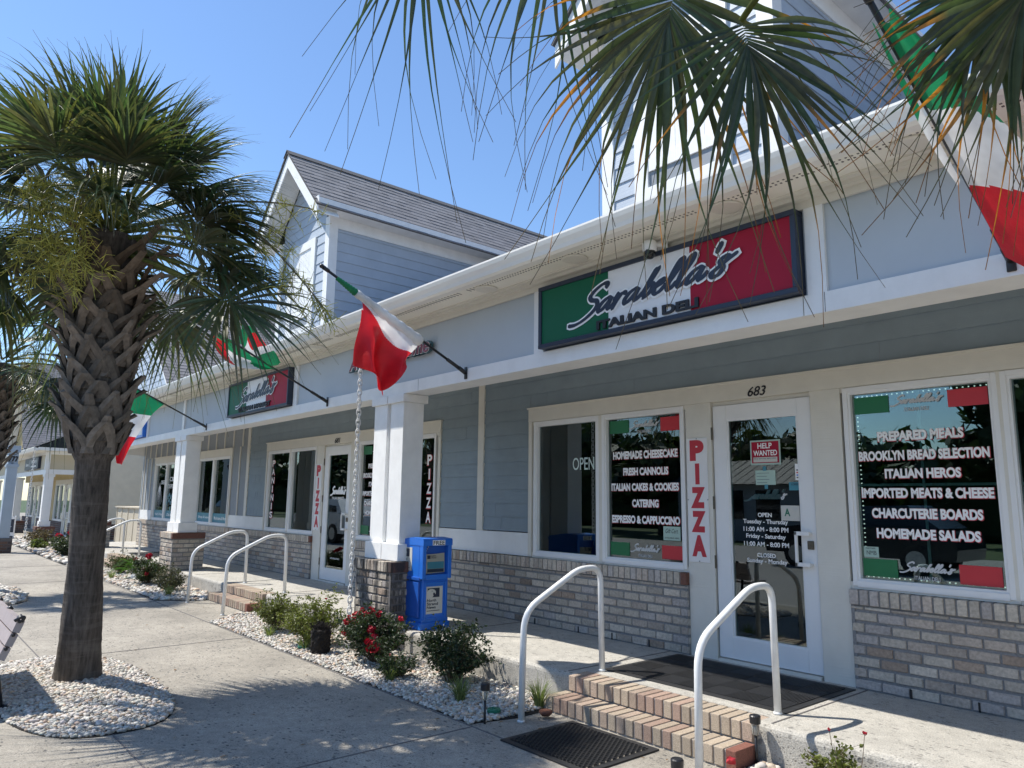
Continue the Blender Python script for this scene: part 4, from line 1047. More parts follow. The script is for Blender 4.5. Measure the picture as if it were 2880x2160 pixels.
b = MB(); b.bevbox(-18.9, -17.03, -1.42, -1.3225, 2.572, 3.05, .004); b.build('frame', 'box_blue', t)
b = MB(); b.box(-18.85, -17.08, -1.425, -1.4205, 2.62, 3.0); b.build('face', 'sign_white', t)
t = thing('estate_office_sign', (-31.5, -1.35, 2.2), 'dark rectangular sign with pale lettering on the cream building', 'sign')
b = MB((0, 0, CZ)); b.bevbox(-34.1, -30.9, -1.42, -1.3225, 2.66, 3.09, .004); b.build('panel', 'navy', t)
m_ = MB((0, 0, CZ)); wall_text(m_, "Sotheby's", -1.4215, -32.5, -31.2, 2.84, 3.03, .01); wall_text(m_, 'Ieau', -1.4215, -33.8, -33.1, 2.80, 2.92, .01)
m_.box(-32.85, -32.82, -1.4222, -1.4205, 2.76, 3.03); m_.box(-32.5, -31.3, -1.4222, -1.4205, 2.74, 2.78); m_.build('lettering', 'white_letter', t)

# security camera and soffit lights
t = thing('security_camera', (-3.2, -1.42, 3.1), 'small white dome security camera above the deli sign', 'camera')
b = MB(); b.bevbox(-3.21, -3.12, -1.405, -1.39, 3.10, 3.19, .005); b.tube([(-3.165, -1.41, 3.15), (-3.19, -1.47, 3.14)], .018, 8); b.build('bracket', 'vinyl_white', t)
b = MB(); b.lathe(-3.21, -1.49, [(.02, 3.172), (.048, 3.165), (.054, 3.14), (.052, 3.10), (.045, 3.09)], 18); b.build('housing', 'vinyl_white', t, True)
b = MB(); b.lathe(-3.21, -1.49, [(.043, 3.091), (.042, 3.07), (.034, 3.05), (.018, 3.037), (.004, 3.034)], 18); b.build('dome', 'car_glass', t, True)
b = MB(); b.tube([(-3.195, -1.532, 3.075), (-3.19, -1.545, 3.073)], .016, 12); b.build('lens', 'black_metal', t)
SL = ['nearest recessed soffit light, beside the top right flag', 'recessed soffit light above the right end of the deli sign', 'recessed soffit light above the left end of the deli sign', 'recessed soffit light right of the middle flag', 'recessed soffit light left of the middle flag',
      'recessed soffit light above the market sign', 'recessed soffit light past the market sign', 'recessed soffit light above the far flag', 'farthest recessed soffit light']
l0 = None
for k, x in enumerate((-1.40, -2.53, -3.91, -5.04, -8.48, -9.9, -11.4, -13.0, -14.6)):
    if l0 is None:
        l0 = thing('soffit_light', (x, -1.55, 3.2), SL[0], 'light', 'soffit lights')
        b = MB(); b.lathe(x, -1.55, [(.075, 3.205), (.105, 3.205), (.105, 3.195), (.098, 3.192), (.078, 3.194)], 24); b.build('trim_ring', 'cream_trim', l0, True)
        b = MB(); b.lathe(x, -1.55, [(.074, 3.198), (.05, 3.195), (.004, 3.194)], 20); b.build('lens', 'soffit', l0, True)
    else: dup(l0, (x+1.40, 0, 0), SL[k])

# ================================================================== handrails
def round_path(pts, rad, n=6):
    out = [Vector(pts[0])]
    for i in range(1, len(pts)-1):
        p, a, b = Vector(pts[i]), Vector(pts[i-1]), Vector(pts[i+1]); da, db = (a-p).normalized(), (b-p).normalized()
        q = min(rad[i-1], (a-p).length*.48, (b-p).length*.48); s, e = p+da*q, p+db*q
        for k in range(n+1):
            t = k/n; out.append(s*(1-t)**2+p*2*t*(1-t)+e*t*t)
    out.append(Vector(pts[-1])); return out
HL = ['left of the two white handrails at the deli door steps', 'right of the two white handrails at the deli door, nearest the camera', 'left white handrail at the second doorway steps', 'right white handrail at the second doorway steps', 'left white handrail at the far steps beyond the palm trunk', 'right white handrail at the far steps beyond the palm trunk']
h0 = None
for k, x in enumerate((-4.063, -2.582, -11.5, -10.03, -19.16, -17.72)):
    if h0 is None:
        h0 = thing('handrail', (x, -1.5, GZ), HL[0], 'handrail', 'white handrails at the steps')
        b = MB(); b.tube(round_path([(x, -1.935, GZ), (x, -1.915, .515), (x, -1.36, .785), (x, -1.112, .79), (x, -1.10, 0)], (.14, .09, .17)), .0228, 14); b.build('rail', 'rail_paint', h0, True)
        for y, z in ((-1.935, GZ), (-1.10, 0)):
            b = MB(); b.lathe(x, y, [(.027, z+.001), (.027, z+.012), (.0236, z+.015)], 14); b.build('base_collar', 'rail_paint', h0, True)
    else: dup(h0, (x+4.063, 0, 0), HL[k])

# ================================================================== mats
def honeycomb(t, x0, x1, y0, y1, z, h, p, r_):
    """perforated rubber: a plate of hexagonal rings round open holes"""
    b = MB(); bd = .045
    X0, X1, Y0, Y1 = x0+bd, x1-bd, y0+bd, y1-bd
    b.box(x0, x1, y0, Y0, z, z+h*.7); b.box(x0, x1, Y1, y1, z, z+h*.7); b.box(x0, X0, Y0, Y1, z, z+h*.7); b.box(X1, x1, Y0, Y1, z, z+h*.7); b.build('border', 'rubber', t)
    b = MB(); nx = int((X1-X0)/p); ny = int((Y1-Y0)/(p*.866)); px_, py_ = (X1-X0)/nx, (Y1-Y0)/ny
    for j in range(ny):
        for i in range(nx):
            cx, cy = X0+(i+.5+(.25 if j % 2 else -.25))*px_, Y0+(j+.5)*py_
            n = 8; O, I, L = [], [], []
            for k in range(n):
                a_ = 2*math.pi*(k+.5)/n; c, s_ = math.cos(a_), math.sin(a_); m_ = max(abs(c), abs(s_))
                O.append(b.p(cx+c/m_*px_/2, cy+s_/m_*py_/2, z+h)); I.append(b.p(cx+c*r_, cy+s_*r_, z+h)); L.append(b.p(cx+c*r_, cy+s_*r_, z+.001))
            for k in range(n):
                q = (k+1) % n; b.face(O[k], O[q], I[q], I[k]); b.face(I[k], I[q], L[q], L[k])
    b.build('perforated_rubber', 'rubber', t)
t = thing('rubber_mat', (-3.45, -1.96, GZ), 'black perforated rubber mat on the sidewalk below the brick steps', 'mat'); honeycomb(t, -3.84, -3.08, -2.31, -1.65, GZ+.002, .012, .031, .0115)
def tilemat(t, x0, x1, y0, y1, z):
    b = MB(); bd = .05; b.bevbox(x0, x1, y0, y1, z, z+.006, .002); b.build('base', 'rubber', t)
    b = MB(); s = .20; nx, ny = int((x1-x0-2*bd)/s), int((y1-y0-2*bd)/s); sx, sy = (x1-x0-2*bd)/nx, (y1-y0-2*bd)/ny; q = 11
    for i in range(nx):
        for j in range(ny):
            for k in range(q):
                if (i+j) % 2: a_ = x0+bd+i*sx+(k+.5)*sx/q; b.box(a_-.005, a_+.005, y0+bd+j*sy+.004, y0+bd+(j+1)*sy-.004, z+.0062, z+.012)
                else: a_ = y0+bd+j*sy+(k+.5)*sy/q; b.box(x0+bd+i*sx+.004, x0+bd+(i+1)*sx-.004, a_-.005, a_+.005, z+.0062, z+.012)
    b.build('ribbed_tiles', 'rubber', t)
t = thing('doormat', (-3.33, -.6, 0), 'wide black ribbed doormat at the top of the deli steps', 'mat'); tilemat(t, -4.09, -2.55, -1.06, -.10, .001)
t = thing('doormat', (-18.3, -.6, 0), 'dark doormat on the porch at the farthest entrance', 'mat'); tilemat(t, -19.1, -17.6, -1.02, -.12, .001)

# ================================================================== newspaper box (its door faces along the porch)
nb = thing('newspaper_box', (-6.62, -1.08, 0), 'blue plastic free newspaper box beside the stained brick pier', 'newspaper box')
NX = -6.37; y0, y1 = -1.255, -.915
b = MB(); b.bevbox(-6.86, NX-.012, y0+.012, y1-.012, .03, .50, .012); b.bevbox(-6.89, NX-.001, y0-.012, y1+.012, .0, .075, .012); b.bevbox(-6.865, NX-.006, y0+.004, y1-.004, .075, .11, .01); b.build('cabinet', 'box_blue', nb)
b = MB(); b.bevbox(-6.875, NX-.05, y0-.008, y1+.008, .50, .86, .012)
b.prism([(-6.875, .85), (-6.86, .875), (-6.55, .915), (NX+.01, .905), (NX+.02, .885), (NX+.02, .835), (-6.875, .835)], 'y', y0-.012, y1+.012)
b.bevbox(NX-.051, NX+.014, y0-.010, y0+.035, .50, .85, .008); b.bevbox(NX-.051, NX+.014, y1-.035, y1+.010, .50, .85, .008); b.bevbox(NX-.051, NX+.01, y0+.036, y1-.036, .495, .545, .006); b.build('hood', 'box_blue', nb)
b = MB(); b.box(NX-.0495, NX-.047, y0+.036, y1-.036, .546, .834); b.build('recess', 'box_blue_dark', nb)
b = MB()
for (a0, a1, c0, c1) in ((y0+.03, y0+.055, .10, .47), (y1-.055, y1-.03, .10, .47), (y0+.056, y1-.056, .45, .47), (y0+.056, y1-.056, .10, .12)): b.bevbox(NX-.013, NX-.0, a0, a1, c0, c1, .004)
b.build('raised_border', 'box_blue', nb)
b = MB(); b.prism([(y0-.014, .84), (y0+.0, .50), (y0+.012, .50), (y0+.012, .84)], 'x', -6.84, -6.80); b.bevbox(-6.86, -6.40, y0-.02, y0+.005, .485, .52, .006); b.bevbox(-6.88, -6.42, y0-.014, y0+.01, .12, .47, .006); b.build('side_moulding', 'box_blue_dark', nb)
UP = (0, 0, 1)
def poster(parent, o, a, n, w_, h):
    """white poster: eagle head on a navy square, three lines of words"""
    o, a, n = Vector(o), Vector(a), Vector(n); up = Vector(UP)
    q = MB(); q.fbox(o, a, n, up, 0, w_, 0, .002, 0, h); s = q.build('poster', 'paper', parent)
    q = MB(); q.fbox(o, a, n, up, w_*.17, w_*.83, .0021, .003, h*.60, h*.94); q.build('navy_square', 'navy_letter', s)
    P = [(.15, .60), (.15, .80), (.20, .87), (.30, .905), (.44, .905), (.55, .875), (.62, .82), (.63, .75), (.60, .70), (.57, .76), (.50, .775), (.47, .72), (.50, .66), (.46, .62), (.40, .585), (.36, .61), (.33, .575), (.28, .60), (.24, .575), (.20, .60)]
    q = MB(); q.poly([tuple(o+a*(x*w_)+up*(z*h)+n*.0034) for x, z in P]); q.build('eagle_head', 'paper', s)
    q = MB(); q.poly([tuple(o+a*(x*w_)+up*(z*h)+n*.0038) for x, z in ((.38, .835), (.45, .84), (.46, .825), (.40, .82))]); q.build('eye', 'navy_letter', s)
    q = MB()
    for wd, z, x1 in (('North', .44, .66), ('Strand', .31, .76), ('News', .185, .64)): put_text(q, wd, o+n*.0032, a, up, w_*.15, w_*x1, z*h, (z+.105)*h, .03, 0, n)
    q.fbox(o, a, n, up, w_*.15, w_*.86, .0022, .003, h*.10, h*.125); q.build('lettering', 'navy_letter', s)
    q = MB(); q.fbox(o, a, n, up, w_*.84, w_*.92, .0022, .003, h*.2, h*.32); q.build('fine_print', 'gray_letter', s)
poster(nb, (NX-.0115, -1.235+.015, .155), (0, 1, 0), (1, 0, 0), .225, .27)
poster(nb, (-6.83, y0-.0085, .575), X, NY, .27, .235)
b = MB(); b.prism([(y0+.055, .552), (y0+.056, .745), (y0+.20, .75), (y1-.055, .757), (y1-.05, .56)], 'x', NX-.045, NX-.030); pp = b.build('newspaper', 'newsprint', nb)
b = MB(); b.box(NX-.0297, NX-.0285, y0+.075, y1-.06, .60, .67); b.build('photo_band', 'teal_band', pp)
b = MB(); b.box(NX-.0297, NX-.0285, y0+.075, y1-.06, .565, .598); b.build('photo_dark', 'navy', pp)
b = MB(); b.box(NX-.0297, NX-.0288, y0+.072, y0+.11, .70, .735); put_text(b, 'NORTH', (NX-.0287, 0, 0), (0, 1, 0), UP, y0+.115, y0+.18, .72, .735, .02, 0, (1, 0, 0)); put_text(b, 'STRAND', (NX-.0287, 0, 0), (0, 1, 0), UP, y0+.115, y0+.185, .703, .717, .02, 0, (1, 0, 0)); b.build('masthead', 'navy_letter', pp)
b = MB(); b.fbox((NX+.0205, 0, 0), (0, 1, 0), (1, 0, 0), UP, y0+.10, y0+.255, 0, .0015, .838, .890); lb = b.build('free_label', 'white_letter', nb)
b = MB(); put_text(b, 'FREE', (NX+.0225, 0, 0), (0, 1, 0), UP, y0+.108, y0+.25, .842, .884, .02, 0, (1, 0, 0)); b.build('lettering', 'black_letter', lb)
b = MB()
for k in range(9): q = .005; b.bevbox(NX+.004-.01*k, NX+.008-.01*k+q, y0+.05-.004*k, y0+.054-.004*k+q, .82-.02*k, .824-.02*k+q, .002)
b.build('chain', 'galvanised', nb)

# ================================================================== rain chains
def chain_thing(x, y, z1, z0, label, link=.062, sag=0):
    t = thing('rain_chain', (x, y, z0), label, 'chain', 'white rain chains')
    b = MB(); z = z1; k = 0
    while z > z0:
        w_, h = link*.34, link*.62; P = []
        for i in range(11):
            a_ = 2*math.pi*i/10; c, s_ = math.cos(a_), math.sin(a_)
            lx = w_*math.copysign(abs(c)**.7, c); lz = h*math.copysign(abs(s_)**.9, s_)
            P.append((x+(lx if k % 2 else lx*.25), y+(0 if k % 2 else lx), z+lz))
        b.tube(P, link*.105, 5, cap=False); z -= link*.86; k += 1
    b.build('links', 'chain_paint', t, True)
    b = MB(); b.lathe(x, y, [(.03, z1+.03), (.03, z1+.13), (.024, z1+.14)], 10); b.tube([(x, y, z1+.04), (x, y, z1)], .006, 6); b.build('outlet', 'aluminium_white', t)
    return t
chain_thing(-6.905, -1.77, 3.06, -.20, 'long white rain chain hanging from the gutter in front of the near column')
chain_thing(-29.4, -1.75, 2.72, -.2, 'distant white rain chain hanging from the gutter of the cream building', .085)

# ================================================================== flags
def pole(x, label, tip=(-2.86, 3.225)):
    t = thing('flag', (x, -1.35, 2.51), label, 'flag', 'flags on the porch beam')
    p0, p1 = Vector((x, -1.40, 2.535)), Vector((x, tip[0], tip[1]))
    b = MB(); d = (p1-p0).normalized(); b.tube([p0, p1], .0125, 10); b.tube([p1-d*.03, p1+d*.03], [.017, .02], 10); b.tube([p0+d*.02, p0+d*.20], .018, 10); b.build('pole', 'black_metal', t, True)
    b = MB(); b.lathe(0, 0, [(.004, -.02), (.018, -.012), (.02, 0), (.018, .012), (.004, .02)], 10)
    b.v = [tuple(p1+d*.045+Vector(q)) for q in b.v]; b.build('finial', 'black_metal', t, True)
    b = MB(); b.bevbox(x-.022, x+.022, -1.362, -1.3515, 2.455, 2.575, .005); b.tube([(x, -1.36, 2.515), (x, -1.44, 2.556)], .021, 10); b.build('bracket', 'black_metal', t, True)
    return t, p0, p1
G_, W_, R_ = (.012, .25, .10), (.80, .80, .79), (.66, .016, .028)
def cloth(t, fn, colf, nu=44, nv=44, name='cloth'):
    b = MB(); I = []
    for i in range(nu+1):
        row = []
        for j in range(nv+1):
            row.append((i/nu, j/nv))
        I.append(row)
    for i in range(nu):
        for j in range(nv):
            uc_, vc = (i+.5)/nu, (j+.5)/nv; b.col = colf(uc_, vc)
            if b.col is None: b.col = W_; continue
            b.face(*[b.p(*fn((i+a)/nu, (j+c)/nv)) for a, c in ((0, 0), (1, 0), (1, 1), (0, 1))])
    o = b.build(name, 'flag_cloth', t)
    bm = bmesh.new(); bm.from_mesh(o.data); 
    bm.to_mesh(o.data); bm.free(); o.data.polygons.foreach_set('use_smooth', [True]*len(o.data.polygons))
    return o
lerp = lambda a, b, t: a+(b-a)*t
def curve(pts, t):
    """point on a smooth curve through pts at t in 0..1"""
    n = len(pts)-1; s = min(max(t, 0), .9999)*n; i = int(s); q = s-i
    P = [np.array(pts[min(max(i+k, 0), n)], float) for k in (-1, 0, 1, 2)]
    return .5*((2*P[1])+(-P[0]+P[2])*q+(2*P[0]-5*P[1]+4*P[2]-P[3])*q*q+(-P[0]+3*P[1]-3*P[2]+P[3])*q**3)
# far flag: hangs open from the pole
t, p0, p1 = pole(-13.1, 'open tricolour flag hanging beside the palm trunk, farthest of the four')
def f4(u, v):
    a = p0+(p1-p0)*lerp(.95, .46, u); L = curve([(-2.76, 3.12), (-2.81, 2.7), (-2.80, 2.3), (-2.72, 1.83)], v); Rr_ = curve([(-2.06, 2.86), (-2.18, 2.74), (-2.28, 2.60), (-2.41, 2.36), (-2.54, 2.10), (-2.64, 1.80)], v)
    y, z = L*(1-u)+Rr_*u; k = math.sin(u*9+v*2.2)*.03*v+math.sin(u*4+v*5)*.03*v
    top = np.array(a); return (-13.1+k+.05*v, lerp(a.y, y, min(1, v*4)), lerp(a.z-.01, z, min(1, v*4)))
cloth(t, f4, lambda u, v: G_ if v < .36 else W_ if v < .68 else R_)
# second flag: blown up and folded over its pole
t, p0, p1 = pole(-8.5, 'tricolour flag blown up and folded over its pole just above the market sign')
def f2(u, v):
    a = p0+(p1-p0)*lerp(.98, .45, u)
    B = curve([(-2.74, 2.96), (-2.62, 2.83), (-2.48, 2.80), (-2.30, 2.84), (-2.12, 2.86), (-2.05, 2.85)], u)
    q = v**.9; k = -.10*math.sin(v*3.1)+.03*math.sin(u*8+v*4)
    return (-8.5+k, lerp(a.y, B[0], q), lerp(a.z, B[1], q)+.03*math.sin(u*7)*v)
cloth(t, f2, lambda u, v: R_ if u < .22+.12*v and v > .18 else G_ if (v < .30+.25*max(0, u-.5)) or u > .70-.1*math.sin(v*3) else W_)
def f2b(u, v):
    a = p0+(p1-p0)*lerp(.82, .50, u); q = v; 
    return (-8.5+.10*v+.02*math.sin(u*9), a.y+.12*v+.03*math.sin(v*5+u*6), a.z+(.22-.18*u)*math.sin(v*1.6)+.02*math.sin(u*10))
cloth(t, f2b, lambda u, v: G_ if u < .25 or u > .72 else R_ if u < .5 and v > .3 else W_, 24, 16, 'cloth_fold')
# middle flag: wrapped round the pole, the red end hanging
t, p0, p1 = pole(-5.58, 'tricolour flag wrapped round its pole, red end hanging before the maroon letters')
def f3(u, v):
    a = p0+(p1-p0)*lerp(.765, .335, u)
    top = np.array((a.x, a.y, a.z-.012)); B = curve([(-2.50, 2.46), (-2.42, 2.40), (-2.31, 2.35), (-2.19, 2.265), (-2.13, 2.36), (-2.05, 2.50)], u)
    sag = .06*math.sin(u*math.pi)*math.sin(v*math.pi)
    k = -.05*math.sin(v*2.6)*math.sin(u*3.3)+.11*math.sin(u*10.5+.4-v*1.6)*v**.8+.015*math.sin(u*23+v*4)*v
    return (-5.58+k, lerp(top[1], B[0], v)+.02*math.sin(v*6), lerp(top[2], B[1], v)-sag*.2)
cloth(t, f3, lambda u, v: R_ if v > lerp(.08, .47, u) else W_, 110, 100)
def f3b(u, v):
    x, y, z = f3(u*.55, v*.86+.10); return (x-.07-.03*math.sin(v*4), y+.03+.05*u, z-.02-.05*u)
cloth(t, f3b, lambda u, v: R_ if v > lerp(.02, .22, u) else W_, 40, 40, 'cloth_fold')
def wrap(s0, s1, r0, r1, c, t_, name):
    b = MB(); b.col = c; n = 26; d = (p1-p0); P = []; rr = []
    for i in range(n+1):
        q = i/n; s = lerp(s0, s1, q); P.append(tuple(p0+d*s+Vector((0, 0, -.35*lerp(r0, r1, q))))); rr.append(lerp(r0, r1, q)*(1+.10*math.sin(i*1.9)))
    b.tube(P, rr, 12); b.build(name, 'flag_cloth', t_, True)
wrap(.93, .80, .018, .034, G_, t, 'green_wrap'); wrap(.7999, .33, .034, .05, W_, t, 'white_wrap')
# near flag at the top right, blown towards the right
t, p0, p1 = pole(-1.05, 'large tricolour flag streaming at the top right corner, nearest of the four')
def f1(u, v):
    a = p0+(p1-p0)*lerp(.93, .03, u); w_ = .07+.50*u; q = v*w_
    k = .05*math.sin(u*7+v*5)*v
    return (-1.05+q*.93+k*.4, a.y-q*.10+.05*math.sin(u*9)*v, a.z-.012-q*.30-k-.25*w_*max(0, u-.35)*math.sin(v*2)-.22*max(0, u-.5)*(.3+v))
cloth(t, f1, lambda u, v: G_ if u < .33+.05*v else W_ if u < .66-.04*v else R_, 110, 60)
def f1b(u, v):
    a = p0+(p1-p0)*lerp(.93, .36, u); w_ = .13*math.sin(u*2.6)
    return (-1.05-.02-.05*v*w_, a.y-.02*v, a.z-.012-w_*v*.55)
cloth(t, f1b, lambda u, v: G_ if u < .50 else W_, 30, 12, 'cloth_fold')

# ================================================================== path lights, pot, valve covers, bench, post, estate sign
PL = ['solar path light standing in the pebbles left of the near steps', 'solar path light against the porch edge right of the near steps', 'solar path light cut off at the bottom edge by the near handrail']
s0 = None
for k, (x, y, z) in enumerate(((-4.19, -2.16, GZ), (-2.545, -1.42, GZ+.02), (-2.45, -2.30, GZ-.02))):
    if s0 is None:
        s0 = thing('path_light', (x, y, z), PL[0], 'garden light', 'solar path lights')
        b = MB(); b.tube([(x, y, z-.05), (x, y, z+.155)], .0085, 8); b.build('stake', 'black_metal', s0, True)
        b = MB(); b.lathe(x, y, [(.012, z+.155), (.02, z+.162), (.024, z+.21), (.024, z+.225)], 14); b.build('lens', 'clear_plastic', s0, True)
        b = MB(); b.lathe(x, y, [(.006, z+.16), (.008, z+.2), (.003, z+.21)], 8); b.build('reflector', 'galvanised', s0, True)
        b = MB(); b.lathe(x, y, [(.024, z+.226), (.032, z+.222), (.033, z+.262), (.028, z+.268)], 18); b.build('cap', 'black_metal', s0)
    else: dup(s0, (x+4.19, y+2.16, z-GZ), PL[k])
t = thing('root_ball', (-6.99, -2.03, GZ), 'black root ball of an unplanted shrub standing on the pebbles', 'plant pot')
b = MB(); b.lathe(-6.99, -2.03, [(.094, GZ)]+[(.094, GZ+.025*q_) for q_ in range(1, 10)]+[(.085, GZ+.24)], 26); rr = random.Random(3)
b.v = [(x+rr.uniform(-.011, .011), y+rr.uniform(-.011, .011), z+rr.uniform(-.008, .008)) for x, y, z in b.v]; b.build('soil_block', 'soil', t)
b = MB()
for k in range(150):
    a_ = rr.random()*6.28; q = rr.random()*.09; x, y = -6.99+q*math.cos(a_), -2.03+q*math.sin(a_)
    b.tube([(x, y, GZ+.23), (x+rr.uniform(-.05, .05), y+rr.uniform(-.05, .05), GZ+.26+rr.random()*.06)], .003, 4)
b.build('dead_stems', 'soil', t)
for k, (x, y) in enumerate(((-4.31, -1.98), (-7.30, -2.07))):
    t = thing('valve_cover', (x, y, GZ), ['green valve cover among the pebbles beside the path light', 'green valve cover among the pebbles beside the black root ball'][k], 'cover', 'green valve covers')
    b = MB(); b.lathe(x, y, [(.05, GZ+.025), (.05, GZ+.042), (.045, GZ+.047), (.01, GZ+.048)], 20); b.build('lid', 'valve_green', t)
    b = MB(); b.box(x-.02, x+.02, y-.005, y+.005, GZ+.0485, GZ+.053); b.build('grip', 'valve_green', t)
t = thing('bench', (-7.1, -4.95, GZ), 'park bench with mauve-gray slats and black frame cut off at the left edge', 'bench')
xa, xb = -7.84, -6.385; back = [(-4.655, .415), (-4.685, .325), (-4.72, .235), (-4.755, .145)]
for i in range(3):
    (ya, za), (yb, zb) = back[i], back[i+1]; d = Vector((0, yb-ya, zb-za)); L = d.length; d.normalize(); n = Vector((0, d.z, -d.y))
    if n.y < 0: n = -n
    b = MB(); o = Vector((0, ya, za)); b.fbox(o, X, n, d, xa, xb, -.024, .024, .005, L-.005); b.build('back_slat', 'bench_slat', t)
for i in range(5):
    b = MB(); y = -4.80-i*.088; b.bevbox(xa, xb, y-.04, y+.04, .09+.002*i, .125+.002*i, .006); b.build('seat_slat', 'bench_slat', t)
for x in (xa+.10, (xa+xb)/2, xb-.16):
    b = MB(); b.tube(round_path([(x, -4.63, .42), (x, -4.66, .40), (x, -4.78, .08), (x, -5.2, .08)], (.03, .05)), .02, 8)
    b.tube([(x, -4.76, .09), (x, -4.70, GZ)], .02, 8); b.tube([(x, -5.16, .09), (x, -5.20, GZ)], .02, 8); b.tube([(x, -4.70, GZ+.02), (x, -4.66, GZ+.012)], .03, 8)
    b.build('frame', 'black_metal', t, True)
b = MB()
for (ya, za), (yb, zb) in zip(back[:-1], back[1:]): b.tube([(xb+.001, ya-.012, za-.01), (xb+.012, ya-.012, za-.01)], .012, 8)
b.tube(round_path([(xb+.004, -4.655, .40), (xb+.004, -4.64, .432), (xb+.004, -4.66, .436), (xb+.004, -4.70, .41)], (.02, .02)), .012, 8); b.build('end_cap', 'black_metal', t, True)
t = thing('sign_post', (-24.0, -2.95, GZ), 'tall pale blue square post with black scrollwork letter and brick base at the left edge', 'post')
b = MB(); b.bevbox(-24.34, -24.0, -3.03, -2.79, .16, 2.14, .006); b.build('shaft', 'banner_blue', t)
b = MB(); b.bevbox(-24.37, -23.97, -3.06, -2.76, 2.46, 2.64, .006); b.bevbox(-24.365, -23.975, -3.055, -2.765, 2.06, 2.14, .005); b.box(-24.335, -24.005, -3.025, -2.795, 2.141, 2.459); b.build('cap', 'banner_blue', t)
b = MB(); put_text(b, 'm', (-24.0045, 0, 0), (0, 1, 0), UP, -3.02, -2.84, 2.21, 2.36, .03, .01, (1, 0, 0), .35)
b.tube([(-23.995, -3.03, 2.39), (-23.995, -2.87, 2.40), (-23.995, -2.82, 2.43), (-23.995, -2.84, 2.455), (-23.995, -2.865, 2.44)], .006, 5); b.tube([(-23.995, -3.03, 2.20), (-23.995, -2.93, 2.19), (-23.995, -2.90, 2.165), (-23.995, -2.92, 2.145), (-23.995, -2.945, 2.16)], .006, 5); b.build('scrollwork', 'black_metal', t)
b, mo = MB(), MB()
for o, a, n, s1 in (((-24.42, -3.1, 0), X, NY, .48), ((-23.94, -3.1, 0), (0, 1, 0), (1, 0, 0), .38)): brick_wall(b, mo, o, a, n, 0, s1, GZ, .1, dark_brick, seed=91)
mo.box(-24.40, -23.96, -3.08, -2.72, .1005, .155); b.build('base', 'brick', t); mo.build('base_mortar', 'mortar_dark', t)
t = thing('realty_sign', (-30.2, -2.0, GZ), 'navy and white sign panel half hidden behind the pale blue post', 'sign')
b = MB(); b.box(-30.235, -30.205, -2.62, -1.98, -.15, .58); b.build('panel', 'white_letter', t)
b = MB(); b.box(-30.2045, -30.198, -2.60, -2.0, .06, .50); b.box(-30.2045, -30.198, -2.60, -2.0, -.13, -.06); b.build('navy_field', 'navy', t)
b = MB(); put_text(b, 'IT', (-30.1955, 0, 0), (0, 1, 0), UP, -2.30, -2.12, .31, .42, .02, 0, (1, 0, 0)); put_text(b, 'ITY', (-30.1955, 0, 0), (0, 1, 0), UP, -2.34, -2.06, .15, .26, .02, 0, (1, 0, 0)); b.build('lettering', 'white_letter', t)
b = MB(); put_text(b, '0420', (-30.203, 0, 0), (0, 1, 0), UP, -2.42, -2.08, -.035, .035, .01, 0, (1, 0, 0)); b.build('number', 'navy_letter', t)
b = MB(); b.tube([(-30.24, -1.97, GZ), (-30.24, -1.97, .62)], .02, 6); b.tube([(-30.24, -2.63, GZ), (-30.24, -2.63, .62)], .02, 6); b.build('stand', 'white_letter', t)
